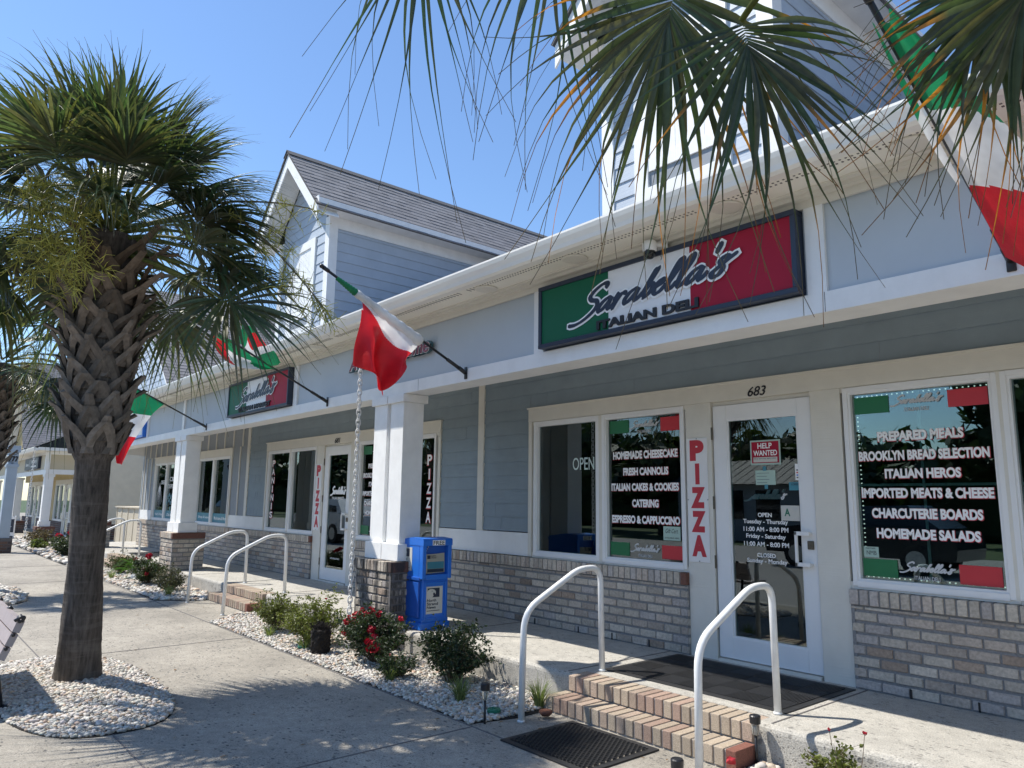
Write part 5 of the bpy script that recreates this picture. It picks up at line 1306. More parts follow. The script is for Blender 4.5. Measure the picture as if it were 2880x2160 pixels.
# ================================================================== palms
def vnorm(v): return v/np.linalg.norm(v)
def frond(parent, base, hub, d, nrm, seglen, nseg=42, fan=2.35, droop=.5, seed=0, orange=0.0, wide=1.0, fold=.35, dark=1.0, thin=0):
    """fan leaf: stalk from base to hub, ribs spread round direction d, folded in a V and drooping"""
    rr = random.Random(seed); b = MB()
    base, hub, d, nrm = [np.array(q, float) for q in (base, hub, d, nrm)]
    d = vnorm(d); nrm = vnorm(nrm-d*nrm.dot(d)); s = np.cross(nrm, d)
    b.col = (.17*dark, .20*dark, .06*dark)
    mid = (base+hub)/2+np.array((0, 0, .10*np.linalg.norm(hub-base)))
    P = [base*(1-t)**2+mid*2*t*(1-t)+hub*t*t for t in np.linspace(0, 1, 8)]
    b.tube([tuple(q) for q in P], list(np.linspace(.021, .011, 8)), 6)
    g0 = np.array((.078, .112, .062))*dark
    for i in range(nseg):
        ph = lerp(-fan, fan, (i+.5)/nseg)+rr.uniform(-.025, .025)
        L = seglen*(1-.30*(abs(ph)/fan)**1.6)*rr.uniform(.84, 1.12)
        dv = d*math.cos(ph)+s*math.sin(ph); w0 = wide*seglen*.040*rr.uniform(.8, 1.1)
        st = hub+d*(.16*seglen*max(0, math.cos(ph))); dr = droop*rr.uniform(.6, 1.5); cup = rr.uniform(.02, .14)
        side = vnorm(np.cross(nrm, dv)); tw = rr.uniform(-.5, .5)
        g = g0*rr.uniform(.65, 1.35)*np.array((rr.uniform(.8, 1.5), 1, rr.uniform(.7, 1.2)))
        tipc = g; ot = 2
        if rr.random() < orange: tipc = np.array((.62, .24, .03)) if rr.random() < .7 else np.array((.38, .17, .05)); ot = rr.uniform(.5, .74)
        n = 9; rows = []
        drift = rr.uniform(-.12, .12) if not thin else rr.uniform(-.28, .28)
        for k in range(n+1):
            t = k/n
            q = st+dv*(L*t)+nrm*(L*cup*math.sin(t*2.2))+side*(drift*L*t*t*t)
            q = q+np.array((0, 0, -1.0))*(dr*L*(t**2.4)); q[2] -= max(0, t-.72)**1.3*L*dr*1.3
            if thin and t > .7: q = q+(side*(1 if drift > 0 else -1)*.9*abs(drift)+np.array((0, 0, -.25)))*L*(t-.7)**1.5*1.6
            prof = min(1, .16+2.6*t) if t < .33 else ((max(.10*(1-t)+.02, 1-(t-.33)/.58) if t < .9 else .02) if not thin else max(.10*(1-t)+.03, (1-(t-.33)/.45)**1.0 if t < .78 else 0))
            w_ = w0*prof+.0009
            up = nrm*math.cos(tw*t)+side*math.sin(tw*t); sd = side*math.cos(tw*t)-nrm*math.sin(tw*t)
            c = g if t < ot else (tipc*.30 if t > ot+.2 else tipc)
            if t > .9 and ot > 1: c = np.array((.14, .11, .06))
            if thin and t > .8 and ot > 1: c = np.array((.10, .075, .05))
            b.col = tuple(c)
            rows.append((b.p(*(q+sd*w_+up*w_*fold)), b.p(*q), b.p(*(q-sd*w_+up*w_*fold))))
        for k in range(n):
            A, B = rows[k], rows[k+1]; b.face(A[0], B[0], B[1], A[1]); b.face(A[1], B[1], B[2], A[2])
    return b.build('frond', 'palm_leaf', parent, True)
def flower_stalk(parent, path, seed, n1=26, n2=13, l1=.34, l2=.13, start=.35, hang=.6):
    rr = random.Random(seed); b = MB(); P = [np.array(q) for q in path]
    pts = [curve(P, t) for t in np.linspace(0, 1, 18)]; b.col = (.20, .165, .085)
    b.tube([tuple(q) for q in pts], list(np.linspace(.016, .004, 18)), 5)
    for i in range(n1):
        t = lerp(start, 1, (i+rr.random())/n1); o = curve(P, t); tg = vnorm(curve(P, min(1, t+.03))-curve(P, max(0, t-.03))+1e-6)
        dv = vnorm(tg*.6+np.array([rr.gauss(0, 1) for _ in range(3)])*.7); L = l1*rr.uniform(.55, 1.15)
        f = lambda q: o+dv*L*q+np.array((0, 0, -hang*L*q*q))
        b.col = (.24, .25, .09); b.tube([tuple(f(q)) for q in (0, .35, .7, 1)], [.004, .003, .0025, .0015], 3, cap=False)
        for j in range(n2):
            q = rr.uniform(.15, 1); o2 = f(q); d2 = vnorm(dv*.7+np.array([rr.gauss(0, 1) for _ in range(3)])*.8); l = l2*rr.uniform(.5, 1.3)
            k = rr.uniform(.75, 1.25); b.col = (.52*k, .50*k, .13*k)
            m1 = o2+d2*l*.5+np.array((0, 0, .02*rr.uniform(-1, 1))); e = o2+d2*l+np.array((0, 0, rr.uniform(-.05, .03)))
            b.tube([tuple(o2), tuple(m1), tuple(e)], [.0030, .0026, .0014], 3, cap=False)
    return b.build('flower_stalk', 'twig', parent)
def boots(parent, axis, z0, z1, rad, seed, nrow=17, per=6, sc=1.0):
    """criss-cross stubs of old leaf bases: each splits into two straps low on the trunk and joins into a stub"""
    rr = random.Random(seed); b = MB()
    for i in range(nrow):
        fz = (i+.5)/nrow; z = lerp(z0, z1, fz)
        for j in range(per):
            a0 = (j+(i % 2)*.5)/per*2*math.pi+rr.uniform(-.09, .09)+i*.11; c = axis(z); r0 = rad(z)
            k = rr.uniform(.65, 1.2); fr_ = fz**2
            b.col = (lerp(.20, .19, fr_)*k, lerp(.175, .13, fr_)*k, lerp(.15, .085, fr_)*k)
            H = .235*sc*rr.uniform(.85, 1.2); hw_ = 2*math.pi/per*.62; tear = rr.uniform(1.2, 2.4) if i < 2 and rr.random() < .6 else 1; out = .075*sc*rr.uniform(.5, 1.5)*tear+.10*sc*fr_; ln = .10*rr.uniform(.1, 1.4)*tear+.26*fr_*rr.random()
            def pt(a, zz, dr): cc = axis(zz); q = rad(zz)+dr; return (cc[0]+q*math.cos(a), cc[1]+q*math.sin(a), zz)
            top = []
            for s_ in (-1, 1):
                rows = []
                for t in np.linspace(0, 1, 6):
                    a = a0+s_*hw_*(1-t); zz = z-.14*sc+H*t; dr = .012+out*t**1.5; w_ = .043*sc*rr.uniform(.85, 1.15)*(1-.1*t); aw = w_/(r0+dr)
                    th = .017*sc
                    rows.append([b.p(*pt(a-aw, zz-.02*s_*0, dr)), b.p(*pt(a, zz, dr+th)), b.p(*pt(a+aw, zz, dr)), b.p(*pt(a, zz, dr-th*1.2))])
                for q in range(5):
                    for e in range(4): b.face(rows[q][e], rows[q][(e+1) % 4], rows[q+1][(e+1) % 4], rows[q+1][e])
                b.face(*rows[-1]); b.face(*rows[0][::-1])
            zz = z-.14*sc+H*.93; o = np.array(pt(a0, zz, out*.88)); e_ = np.array((math.cos(a0+rr.uniform(-.3, .3)), math.sin(a0), rr.uniform(.6, 1.3)-.6*fr_)); e_ = vnorm(e_); tn = np.array((-math.sin(a0), math.cos(a0), 0)); nn = np.cross(tn, e_)
            rows = []
            jag = rr.uniform(-.02, .02)
            for t, ww in ((-.04, .040), (ln*.5, .036), (ln, .026)):
                q = o+e_*t; ww *= sc; rows.append([b.p(*(q+tn*ww)), b.p(*(q+nn*.016*sc+e_*jag*(t == ln))), b.p(*(q-tn*ww)), b.p(*(q-nn*.018*sc))])
            for q in range(2):
                for e in range(4): b.face(rows[q][e], rows[q][(e+1) % 4], rows[q+1][(e+1) % 4], rows[q+1][e])
            b.col = (.12, .10, .085); b.face(*rows[-1])
    return b.build('leaf_bases', 'palm_boot', parent)
def palm(bx, by, lean, label, seed, sm_top=1.60, boot_top=3.22, crown=3.48, n=34, special=(), R0=.20, nrow=15, skip=None, seglen=.77, orange=.0, dark=1.0, emin=-.38):
    t = thing('palm_tree', (bx, by, GZ), label, 'palm tree', 'palms along the sidewalk'); rr = random.Random(seed)
    ax = lambda z: (bx+lean[0]*(z-GZ)/3.6, by+lean[1]*(z-GZ)/3.6)
    rt = lambda z: R0*.86*(1+.0*z)*(1.0-.24*min(1, max(0, (z-GZ))/.9)+.10*math.exp(-(z-GZ)*9)) if z < sm_top else R0*(.76+.25*min(1, (z-sm_top)/.4))
    b = MB(); zs = [GZ-.04+i*.045 for i in range(int((crown-GZ)/.045))]; rings = []; nn = 30
    for z in zs:
        c = ax(z); rings.append([b.p(c[0]+rt(z)*(1+.02*math.sin(5*k+z*9)+.012*math.sin(z*60+k))*math.cos(2*math.pi*k/nn), c[1]+rt(z)*(1+.02*math.sin(5*k+z*9)+.012*math.sin(z*60+k))*math.sin(2*math.pi*k/nn), z) for k in range(nn)])
    for i in range(len(zs)-1):
        for k in range(nn): b.face(rings[i][k], rings[i][(k+1) % nn], rings[i+1][(k+1) % nn], rings[i+1][k])
    b.build('trunk', 'palm_trunk', t, True)
    boots(t, ax, sm_top+.12, boot_top, lambda z: rt(z)*.97, seed+1, nrow)
    c0 = ax(crown)
    for i in range(n):
        fz = i/(n-1); el_ = lerp(1.45, emin, fz**.8)+rr.uniform(-.12, .12); az = i*2.39996+rr.uniform(-.25, .25)+seed
        if skip and skip(az % 6.2832, el_): continue
        dh = np.array((math.cos(az), math.sin(az), 0)); pl = lerp(.42, .66, min(1, fz*1.6))*rr.uniform(.85, 1.1)
        dv = dh*math.cos(el_)+np.array((0, 0, math.sin(el_)))
        base = np.array((c0[0], c0[1], lerp(crown+.12, crown-.22, fz)))+dh*.10; hub = base+dv*pl+np.array((0, 0, -.10*pl*math.cos(el_)))
        e2 = el_-.20-.30*fz; d2 = dh*math.cos(e2)+np.array((0, 0, math.sin(e2))); up = -dh*math.sin(e2)+np.array((0, 0, math.cos(e2)))
        up = up+np.cross(d2, up)*rr.uniform(-.5, .5)
        frond(t, base, hub, d2, up, seglen*rr.uniform(.88, 1.1), 46, lerp(1.25, 2.0, fz), lerp(.10, .38, fz), seed*100+i, orange, .50, dark=dark*rr.uniform(.8, 1.15))
    for k, (hub, d, nr, sl2, kw) in enumerate(special):
        base = np.array((c0[0], c0[1], crown-.2)); base = base+vnorm(np.array(hub)-base)*.15
        frond(t, base, hub, d, nr, sl2, seed=seed*100+60+k, **kw)
    return t, c0
tA, cA = palm(-7.06, -4.13, (.62, -.22), 'near palm with criss-cross leaf bases on its trunk and a full dark crown', 5, n=64, skip=lambda az, el_: (el_ < .12 and (az > 4.6 or az < .4)) or (el_ < -.1 and .4 <= az < 1.7),
    special=[((-5.72, -3.66, 2.84), (.60, .66, -.40), (.30, -.75, .6), .80, dict(nseg=54, fan=2.3, droop=.20, wide=.5)),
             ((-5.98, -3.70, 3.10), (.66, .72, -.10), (.10, -.45, .85), .72, dict(nseg=46, fan=2.0, droop=.25, wide=.5)),
             ((-6.10, -3.55, 2.92), (.35, .85, -.25), (.1, -.45, .85), .70, dict(nseg=44, fan=2.0, droop=.3, wide=.5)),
             ((-6.95, -5.15, 3.15), (-.35, -.75, -.65), (.55, -.65, .5), .75, dict(nseg=46, fan=2.4, droop=.7)),
             ((-7.25, -4.95, 2.95), (-.5, -.5, -.75), (.7, -.45, .5), .7, dict(nseg=44, fan=2.3, droop=.7))])
c = np.array((cA[0], cA[1], 3.40))
flower_stalk(tA, [c, (-6.25, -4.72, 3.78), (-6.15, -4.86, 3.62), (-6.15, -4.85, 3.30), (-6.20, -4.80, 2.95)], 3, 48, 20, .27, .12, .40, .5)
flower_stalk(tA, [c, (-6.1, -4.56, 3.80), (-5.95, -4.62, 3.66), (-5.98, -4.64, 3.36), (-6.06, -4.62, 3.08)], 4, 38, 18, .24, .12, .40, .5)
flower_stalk(tA, [c, (-6.0, -3.85, 3.56), (-5.66, -3.62, 3.50), (-5.36, -3.42, 3.22), (-5.14, -3.24, 2.92), (-5.02, -3.14, 2.74)], 5, 22, 13, .24, .11, .45, .5)
flower_stalk(tA, [c, (-6.05, -3.95, 3.55), (-5.80, -3.68, 3.66), (-5.52, -3.36, 3.66), (-5.30, -3.14, 3.60)], 6, 16, 10, .20, .11, .35, .5)
tB, cB = palm(-14.35, -4.35, (.25, .05), 'farther palm behind the near one at the left edge', 11, n=26, seglen=.62, special=[((-13.5, -3.6, 2.75), (.7, .5, -.4), (-.2, -.6, .7), .72, dict(nseg=40, fan=2.4, droop=.5)), ((-13.45, -3.75, 3.05), (.8, .4, -.1), (-.2, -.5, .8), .66, dict(nseg=36, fan=2.2, droop=.5))])
cb = np.array((cB[0], cB[1], 3.45))
flower_stalk(tB, [cb, (-13.9, -4.0, 3.7), (-13.7, -3.9, 3.5), (-13.65, -3.9, 3.05)], 8, 34, 12, .36, .13, .4, .8)
flower_stalk(tB, [cb, (-14.1, -4.4, 3.75), (-13.95, -4.5, 3.5), (-13.9, -4.5, 3.0)], 9, 30, 12, .36, .13, .4, .8)
VF = np.array((.752, -.64, -.16))                     # towards the viewer
tC, cC = palm(.44, -4.13, (.05, .05), 'overhanging palm with drooping fan leaves and orange tips at the top edge', 17, n=22, skip=lambda az, el_: .9 < az < 5.2 and el_ < 1.35,
    special=[((-1.30, -3.72, 2.98), (-.42, .14, -.9), (.72, -.66, -.05), .74, dict(nseg=44, fan=1.55, droop=.16, orange=.36, dark=.72, wide=.40, thin=1)),
             ((-1.13, -3.62, 2.80), (.05, .32, -.95), (.72, -.66, .05), .64, dict(nseg=34, fan=1.45, droop=.16, orange=.22, dark=.72, wide=.40, thin=1)),
             ((-.53, -3.37, 2.74), (-.15, .10, -1.0), (.60, -.75, .1), .50, dict(nseg=46, fan=1.5, droop=.16, orange=.40, dark=.8, wide=.5, thin=1)),
             ((-.40, -3.45, 2.66), (-.45, .30, -.8), (.55, -.8, .1), .50, dict(nseg=40, fan=1.6, droop=.18, orange=.40, dark=.8, wide=.5, thin=1)),
             ((-1.93, -4.30, 3.42), (-.20, .05, -.95), (.8, -.5, .3), .72, dict(nseg=20, fan=.75, droop=.25, orange=.0, wide=.22, dark=.8, thin=1)),
             ((-1.55, -4.02, 3.34), (-.25, .10, -.95), (.8, -.55, .2), .70, dict(nseg=16, fan=.8, droop=.25, orange=.15, wide=.30, dark=.8, thin=1))])

# ================================================================== shrubs
def leaf_blob(b, rr, pts, size, g):
    """small pointed leaflets at the given points"""
    for q in pts:
        a = np.array([rr.gauss(0, 1) for _ in range(3)]); a = vnorm(a); a[2] = a[2]*.6+.1; a = vnorm(a); c_ = vnorm(np.cross(a, np.array([rr.gauss(0, 1) for _ in range(3)])))
        l = size*1.15*rr.uniform(.6, 1.3); w_ = l*.30; k = rr.uniform(.55, 1.45); b.col = tuple(min(1, x*k) for x in g)
        q = np.array(q); n = np.cross(a, c_)*l*.08
        b.face(b.p(*q), b.p(*(q+a*l*.5+c_*w_+n)), b.p(*(q+a*l)), b.p(*(q+a*l*.5-c_*w_+n)))
def shrub(name, label, x, y, r_, h, seed, nst=26, nl=1500, size=.026, g=(.045, .075, .022), flowers=(), cat='shrub', group='rose bushes in the planting beds', ry=None, z=GZ, sub=7):
    """many thin branching stems carrying leaflets, with gaps between the sprays"""
    rr = random.Random(seed); t = thing(name, (x, y, z), label, cat, group); st, lf = MB(), MB(); ry = ry or r_
    tips = []
    for i in range(nst):
        a = rr.random()*6.283; q = math.sqrt(rr.random()); ex, ey = x+r_*q*math.cos(a), y+ry*q*math.sin(a); hz = h*rr.uniform(.55, 1.05)*(1-.35*q*q)
        o = np.array((x+rr.uniform(-.05, .05), y+rr.uniform(-.05, .05), z+.01)); e = np.array((ex, ey, z+hz)); m_ = (o+e)/2+np.array((0, 0, .18*hz))-(e-o)*.12
        f = lambda s: o*(1-s)**2+m_*2*s*(1-s)+e*s*s
        st.tube([tuple(f(s)) for s in (0, .3, .6, 1)], [.005, .004, .003, .0015], 4, cap=False)
        for j in range(sub):
            s = rr.uniform(.3, 1); o2 = f(s); d2 = vnorm(np.array((rr.gauss(0, 1), rr.gauss(0, 1), rr.uniform(-.1, 1)))); L = rr.uniform(.06, .16)*h/.4
            st.tube([tuple(o2), tuple(o2+d2*L)], [.0016, .0008], 3, cap=False)
            for k in range(max(1, int(2.5*nl/(nst*sub)))): tips.append(o2+d2*L*rr.random()+np.array([rr.gauss(0, .012) for _ in range(3)]))
    leaf_blob(lf, rr, tips, size, g)
    for (fx, fy, fz, fr_) in flowers:
        st.tube([(x+fx*.3, y+fy*.3, z+.05), (x+fx*.8, y+fy*.8, z+fz*.6), (x+fx, y+fy, z+fz)], [.003, .002, .0015], 4, cap=False)
        b = MB()
        for i in range(26):
            d = vnorm(np.array([rr.gauss(0, 1) for _ in range(3)])); k = rr.uniform(.5, 1.25); b.col = (.50*k, .012*k, .035*k); q = np.array((x+fx, y+fy, z+fz))+d*fr_*rr.uniform(.3, 1)
            u_ = vnorm(np.cross(d, np.array((.3, .5, .8)))); v_ = np.cross(d, u_); s = fr_*.42
            b.face(*[b.p(*(q+(u_*math.cos(w_)+v_*math.sin(w_))*s+d*s*.35*(math.cos(w_*2)))) for w_ in (0, 1.26, 2.5, 3.77, 5.03)])
        b.build('blossom', 'petal', t)
    st.build('stems', 'stem', t); lf.build('foliage', 'leaf', t)
    return t
LT = (.15, .175, .035); DK = (.030, .052, .020)
shrub('rose_bush', 'bushy light green shrub left of the black root ball with one tiny red bud', -7.45, -1.92, .52, .52, 2, 40, 2600, .024, LT, [(.22, .05, .50, .012)], ry=.30)
shrub('rose_bush', 'light green twiggy shrub nearest the second doorway steps', -8.45, -1.88, .40, .46, 3, 32, 1700, .024, (.12, .14, .035), ry=.28)
shrub('rose_bush', 'dark green rose bush with large red flower clusters in front of the brick pier', -6.28, -1.80, .52, .48, 4, 44, 2900, .027, DK,
      [(-.44, -.08, .34, .055), (-.40, -.02, .39, .045), (-.30, .0, .44, .04), (-.20, -.06, .43, .045), (-.26, -.1, .38, .04), (-.08, -.04, .47, .045), (.04, -.02, .46, .04), (.15, -.16, .27, .068), (.22, -.17, .21, .068), (.14, -.16, .34, .05), (-.32, -.17, .26, .04), (.44, -.12, .12, .055), (.30, .06, .44, .03)], ry=.32)
shrub('rose_bush', 'dark green flowerless bush left of the deli steps', -5.22, -1.68, .42, .52, 5, 40, 2600, .026, DK, ry=.28)
shrub('rose_bush', 'low dark sprig spreading between the two dark bushes', -5.66, -1.98, .26, .22, 6, 20, 700, .024, DK, ry=.16)
shrub('rose_bush', 'sparse pale shrub with a faded bud at the bottom right edge', -1.96, -1.50, .26, .30, 7, 12, 320, .026, (.12, .14, .03), [(.10, .0, .36, .012), (-.08, -.02, .34, .010)], ry=.12)
shrub('rose_bush', 'brownish green shrub left of the sago palm beyond the trunk', -16.4, -1.75, .5, .44, 8, 30, 1300, .03, (.07, .08, .03), ry=.3)
shrub('rose_bush', 'dark rose bush with a red cluster in front of the far column base', -14.15, -1.82, .62, .50, 9, 40, 2200, .032, (.035, .055, .02), [(-.05, .0, .50, .05), (.05, .0, .52, .05), (-.12, .02, .47, .04), (-.45, -.1, .42, .04), (.3, -.1, .22, .04), (.18, -.12, .3, .035)], ry=.32)
shrub('rose_bush', 'thin grayish green shrub at the right end of the middle bed', -12.9, -1.78, .52, .36, 10, 26, 1000, .028, (.07, .075, .04), ry=.3)
shrub('rose_bush', 'distant rose bush with bright red clusters left of the palm trunk', -21.3, -1.85, .8, .62, 12, 40, 1900, .05, (.045, .065, .03), [(-.7, -.1, .52, .09), (-.55, .0, .42, .09), (-.62, -.1, .30, .09), (.2, .0, .66, .08), (.1, .05, .6, .08), (.4, .0, .6, .07)], ry=.35)
shrub('rose_bush', 'distant brown twiggy shrub below the rain chain at the cream building', -26.6, -1.75, 1.1, .55, 13, 40, 1300, .055, (.10, .075, .045), ry=.35)
shrub('rose_bush', 'distant bright green low shrub beside the pale blue post', -24.6, -2.0, .5, .3, 14, 24, 700, .055, (.12, .15, .04), ry=.2)
def tuft(label, x, y, h, n, seed, spread=.16):
    rr = random.Random(seed); t = thing('grass_tuft', (x, y, GZ), label, 'grass tuft', 'variegated grass tufts in the beds'); b = MB()
    for i in range(n):
        a = rr.random()*6.283; sp = spread*rr.uniform(.25, 1.1); L = h*rr.uniform(.6, 1.1); w_ = .0055; k = rr.uniform(.7, 1.25)
        dh = np.array((math.cos(a), math.sin(a), 0)); sd = np.array((-math.sin(a), math.cos(a), 0)); o = np.array((x, y, GZ))+dh*rr.random()*.03; rows = []
        for s in (0, .3, .6, .85, 1):
            q = o+dh*sp*s**1.4+np.array((0, 0, L*(s-.42*s*s*s*sp/spread))); ww = w_*(1-.85*s)
            cg = np.array((.075, .125, .03))*k; cl = np.array((.32, .36, .14))*k
            b.col = tuple(cl); l = b.p(*(q-sd*ww)); b.col = tuple(cg); m_ = b.p(*(q+dh*.0015)); b.col = tuple(cl); r_ = b.p(*(q+sd*ww)); rows.append((l, m_, r_))
        for A, B in zip(rows[:-1], rows[1:]): b.face(A[0], A[1], B[1], B[0]); b.face(A[1], A[2], B[2], B[1])
    b.build('blades', 'leaf', t)
for i, (x, y, h, n, l) in enumerate(((-4.22, -1.62, .27, 95, 'variegated grass tuft against the left end of the brick steps'), (-4.72, -1.98, .25, 90, 'variegated grass tuft in front of the dark flowerless bush'), (-5.62, -2.06, .22, 60, 'variegated grass tuft below the red rose bush'),
                                     (-7.28, -2.06, .20, 60, 'pale grass tuft touching the black root ball'), (-8.18, -2.06, .18, 50, 'small pale grass tuft near the left end of the near bed'), (-12.3, -1.98, .26, 60, 'grass tuft in the pebbles at the right end of the middle bed'), (-15.5, -2.1, .22, 50, 'grass tuft under the sago palm'))):
    tuft(l, x, y, h, n, 30+i)
rr = random.Random(4); t = thing('sago_palm', (-15.2, -1.72, GZ), 'bright green sago palm with arching feathery leaves in the middle bed', 'plant'); SX, SY = -15.2, -1.72
for i in range(26):
    a = i*2.4; el_ = rr.uniform(.35, 1.1); L = .62*rr.uniform(.8, 1.1); dh = np.array((math.cos(a), math.sin(a), 0)); sd = np.array((-math.sin(a), math.cos(a), 0)); b = MB()
    f = lambda s: np.array((SX, SY, GZ+.12))+dh*L*s*math.cos(el_)+np.array((0, 0, L*(s*math.sin(el_)-.55*s*s*s)))
    b.col = (.10, .16, .04); b.tube([tuple(f(s)) for s in (0, .25, .5, .75, 1)], [.006, .005, .004, .003, .001], 4)
    for k in range(22):
        s = .15+.85*k/22; o = f(s)
        for sg in (-1, 1):
            l = .13*math.sin(min(1, s*1.1)*2.7+.25)+.02; d = vnorm(sd*sg+dh*.45+np.array((0, 0, .15))); q = rr.uniform(.8, 1.2); b.col = (.085*q, .19*q, .03*q); p2 = np.array((0, 0, .006))
            b.face(b.p(*(o-p2)), b.p(*(o+d*l*.5+p2*.6)), b.p(*(o+d*l)), b.p(*(o+p2)))
    b.build('frond', 'leaf', t)
b = MB(); b.lathe(SX, SY, [(.10, GZ), (.11, GZ+.08), (.06, GZ+.15)], 14); b.build('trunk', 'palm_boot', t)
t = thing('clay_pot', (-4.02, -1.72, GZ), 'broken rusty brown clay piece beside the grass tuft at the steps', 'pot')
b = MB(); b.lathe(-4.02, -1.74, [(.03, GZ+.02), (.05, GZ+.04), (.045, GZ+.055), (.03, GZ+.05)], 14); b.build('shard', 'terracotta', t, True)
t = thing('snack_wrapper', (-2.62, -1.66, GZ+.05), 'crumpled red and white wrapper wedged beside the lower brick step', 'litter')
b = MB(); rr = random.Random(2)
g = [[b.p(-2.60+.014*i, -1.645+.010*i+rr.uniform(-.008, .008), GZ+.045+.014*j+rr.uniform(-.004, .004)) for j in range(4)] for i in range(4)]
for i in range(3):
    for j in range(3): b.face(g[i][j], g[i+1][j], g[i+1][j+1], g[i][j+1])
b.build('foil', 'decal_red', t)

b = MB(); rr = random.Random(8)
for i in range(150):
    x, y = rr.uniform(-11, -2.2), rr.choice((rr.uniform(-2.32, -1.4), rr.uniform(-4.9, -1.45))); a = rr.random()*6.28; L = rr.uniform(.008, .028); w_ = L*rr.uniform(.2, .5); k = rr.uniform(.5, 1.3); b.col = (.22*k, .12*k, .05*k)
    z = GZ+.006+(.045 if y > -2.24 and x < -4.2 else 0); c, s_ = math.cos(a), math.sin(a)
    b.face(b.p(x-c*L, y-s_*L, z), b.p(x+s_*w_, y-c*w_, z+.004), b.p(x+c*L, y+s_*L, z+.002), b.p(x-s_*w_, y+c*w_, z+.005))
tag(b.build('leaf_litter', 'leaf'), 'small dry brown leaf scraps scattered over the sidewalk and pebbles', 'litter', kind='stuff')

# ================================================================== across the road: what the glass mirrors
def tree(x, y, h, r_, seed, label):
    rr = random.Random(seed); t = thing('oak_tree', (x, y, GZ), label, 'tree', 'trees across the road'); b = MB()
    b.tube([(x, y, GZ), (x+.1, y, h*.3), (x, y, h*.6)], [.28, .22, .12], 8)
    cl = []
    for i in range(16):
        a = rr.random()*6.28; q = r_*math.sqrt(rr.random())*.8; cz = h*rr.uniform(.45, .95); c_ = (x+q*math.cos(a), y+q*math.sin(a), cz); cl.append(c_); b.tube([(x, y, h*.4), c_], [.09, .03], 5)
    b.build('trunk', 'bark', t); b = MB()
    for c_ in cl:
        for k in range(110):
            d = vnorm(np.array([rr.gauss(0, 1) for _ in range(3)])); q = np.array(c_)+d*r_*.42*rr.random()**.4; s = rr.uniform(.22, .46)
            u_ = vnorm(np.cross(d, np.array((.2, .9, .4)))+.4*np.array([rr.gauss(0, 1) for _ in range(3)])); v_ = np.cross(d, u_); k_ = rr.uniform(.5, 1.4); b.col = (.035*k_, .062*k_, .02*k_)
            b.face(b.p(*(q-u_*s)), b.p(*(q+v_*s*.6)), b.p(*(q+u_*s)), b.p(*(q-v_*s*.6)))
    b.build('crown', 'leaf', t)
rr = random.Random(6)
for i in range(40):
    x = -165+i*4.6+rr.uniform(-1.2, 1.2); tree(x, -23.5-rr.random()*5, rr.choice((4.2, 4.8, 5.4, 6.4, 7.4))*rr.uniform(.9, 1.1), rr.uniform(2.4, 3.4), 100+i, 'dark leafy tree in the row across the road')
b = MB(); b.bevbox(-180, 30, -34, -32, GZ, 3.6, .3); o = thing('hedge', (-30, -33, GZ), 'long dark clipped hedge behind the trees across the road', 'hedge'); b.build('foliage', 'tree_leaf', o)
hs = thing('low_building', (-18, -25, GZ), 'low dark building with a ribbed metal roof across the road', 'building')
b = MB(); b.box(-21, -15, -27, -22.5, GZ, 2.2); b.build('wall', 'siding_gray', hs)
b = MB(); b.prism([(-22, 2.15), (-27.5, 2.15), (-24.75, 3.3)], 'x', -21.5, -14.5)
x = -21.4
while x < -14.6: b.prism([(-21.98, 2.16), (-24.75, 3.33), (-24.75, 3.28), (-22, 2.14)], 'x', x, x+.05); x += .45
b.build('roof', 'steel_roof', hs)
for x in (-20.5, -18.7, -17):
    b = MB(); b.box(x, x+1.1, -22.498, -22.47, .7, 1.9); b.build('window', 'car_glass', hs)
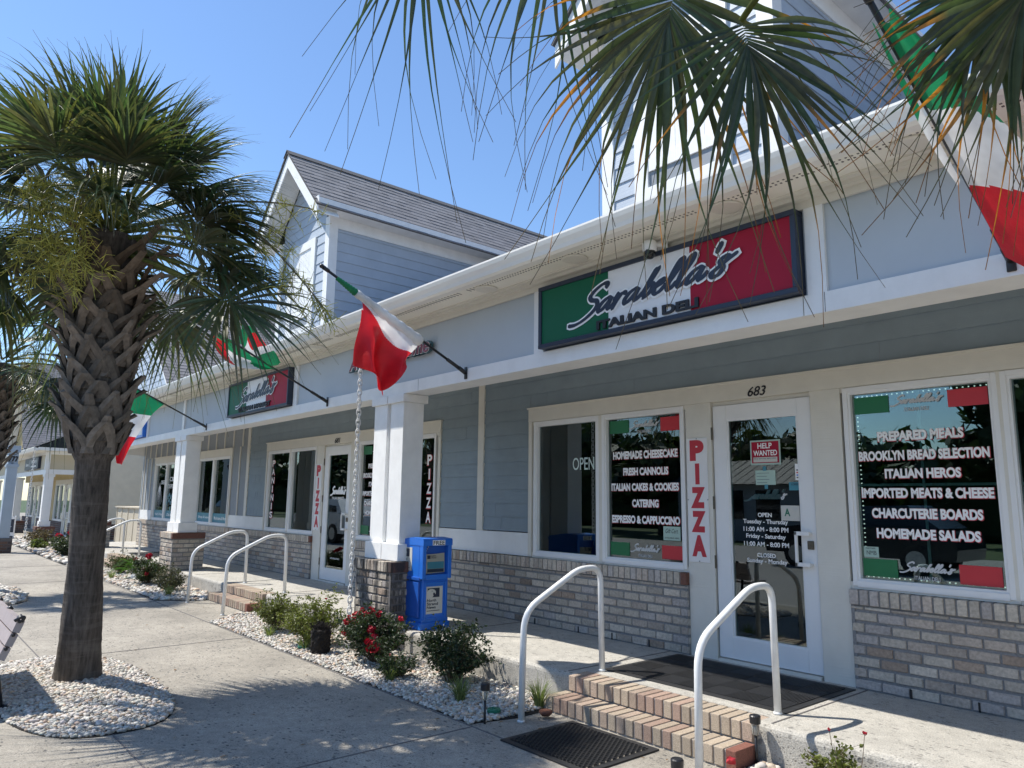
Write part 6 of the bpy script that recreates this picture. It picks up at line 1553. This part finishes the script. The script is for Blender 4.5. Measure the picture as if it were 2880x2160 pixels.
def car(x, y, m_, label, suv, seed):
    """side profile drawn in (along, z), narrowed at the roof; wheels and glass are parts"""
    t = thing('parked_car', (x, y, GZ), label, 'car', 'cars parked across from the shops'); z = GZ
    pr = [(-2.25, .35), (-2.3, .75), (-2.1, .95), (-1.2, 1.05), (1.6, 1.05), (2.2, .95), (2.25, .6), (2.2, .35)]
    roof = [(-1.15, 1.05), (-.45, 1.52), (1.2, 1.56), (1.9, 1.05)] if suv else [(-1.1, 1.0), (-.3, 1.40), (.8, 1.42), (1.75, 1.0)]
    b = MB(); b.prism([(x+q[0], z+q[1]) for q in pr], 'y', y-.9, y+.9)
    A = [b.p(x+q[0], y-.85, z+q[1]) if i in (0, 3) else b.p(x+q[0], y-.68, z+q[1]) for i, q in enumerate(roof)]; B = [b.p(x+q[0], y+.85, z+q[1]) if i in (0, 3) else b.p(x+q[0], y+.68, z+q[1]) for i, q in enumerate(roof)]
    b.face(*A); b.face(*B[::-1])
    for i in range(3): b.face(A[i], A[i+1], B[i+1], B[i])
    b.build('body', m_, t)
    b = MB()
    for s_ in (-1, 1):
        ya, yb = y+s_*.862, y+s_*.70; b.quad((x-.95, ya, z+1.09), (x+.35, ya, z+1.09), (x+.35, yb, z+1.44), (x-.42, yb, z+1.44)); b.quad((x+.42, ya, z+1.09), (x+1.55, ya, z+1.09), (x+1.15, yb, z+1.44), (x+.42, yb, z+1.44))
    b.build('side_glass', 'car_glass', t)
    for wx in (-1.4, 1.4):
        for wy in (-.82, .82):
            b = MB(); n = 20; b.prism([(x+wx+.34*math.cos(2*math.pi*k/n), z+.34+.34*math.sin(2*math.pi*k/n)) for k in range(n)], 'y', y+wy-.11, y+wy+.11); w_ = b.build('wheel', 'rubber', t)
            b = MB(); s_ = 1 if wy > 0 else -1; b.prism([(x+wx+.21*math.cos(2*math.pi*k/n), z+.34+.21*math.sin(2*math.pi*k/n)) for k in range(n)], 'y', *sorted((y+wy+s_*.111, y+wy+s_*.125))); b.build('rim', 'galvanised', w_)
    for s_ in (-1, 1):
        b = MB(); b.bevbox(x-2.3, x-2.2, y+s_*.7-.15, y+s_*.7+.15, z+.68, z+.80, .02); b.build('headlight', 'clear_plastic', t)
car(-25.5, -7.6, 'car_white', 'white parked car seen only as a reflection in the shop windows', True, 1)
car(-8.2, -13.0, 'car_dark', 'dark parked car mirrored in the deli window', True, 2)
car(-40, -9.0, 'car_dark', 'dark parked car far along the kerb', False, 3)
bpy.context.view_layer.update()
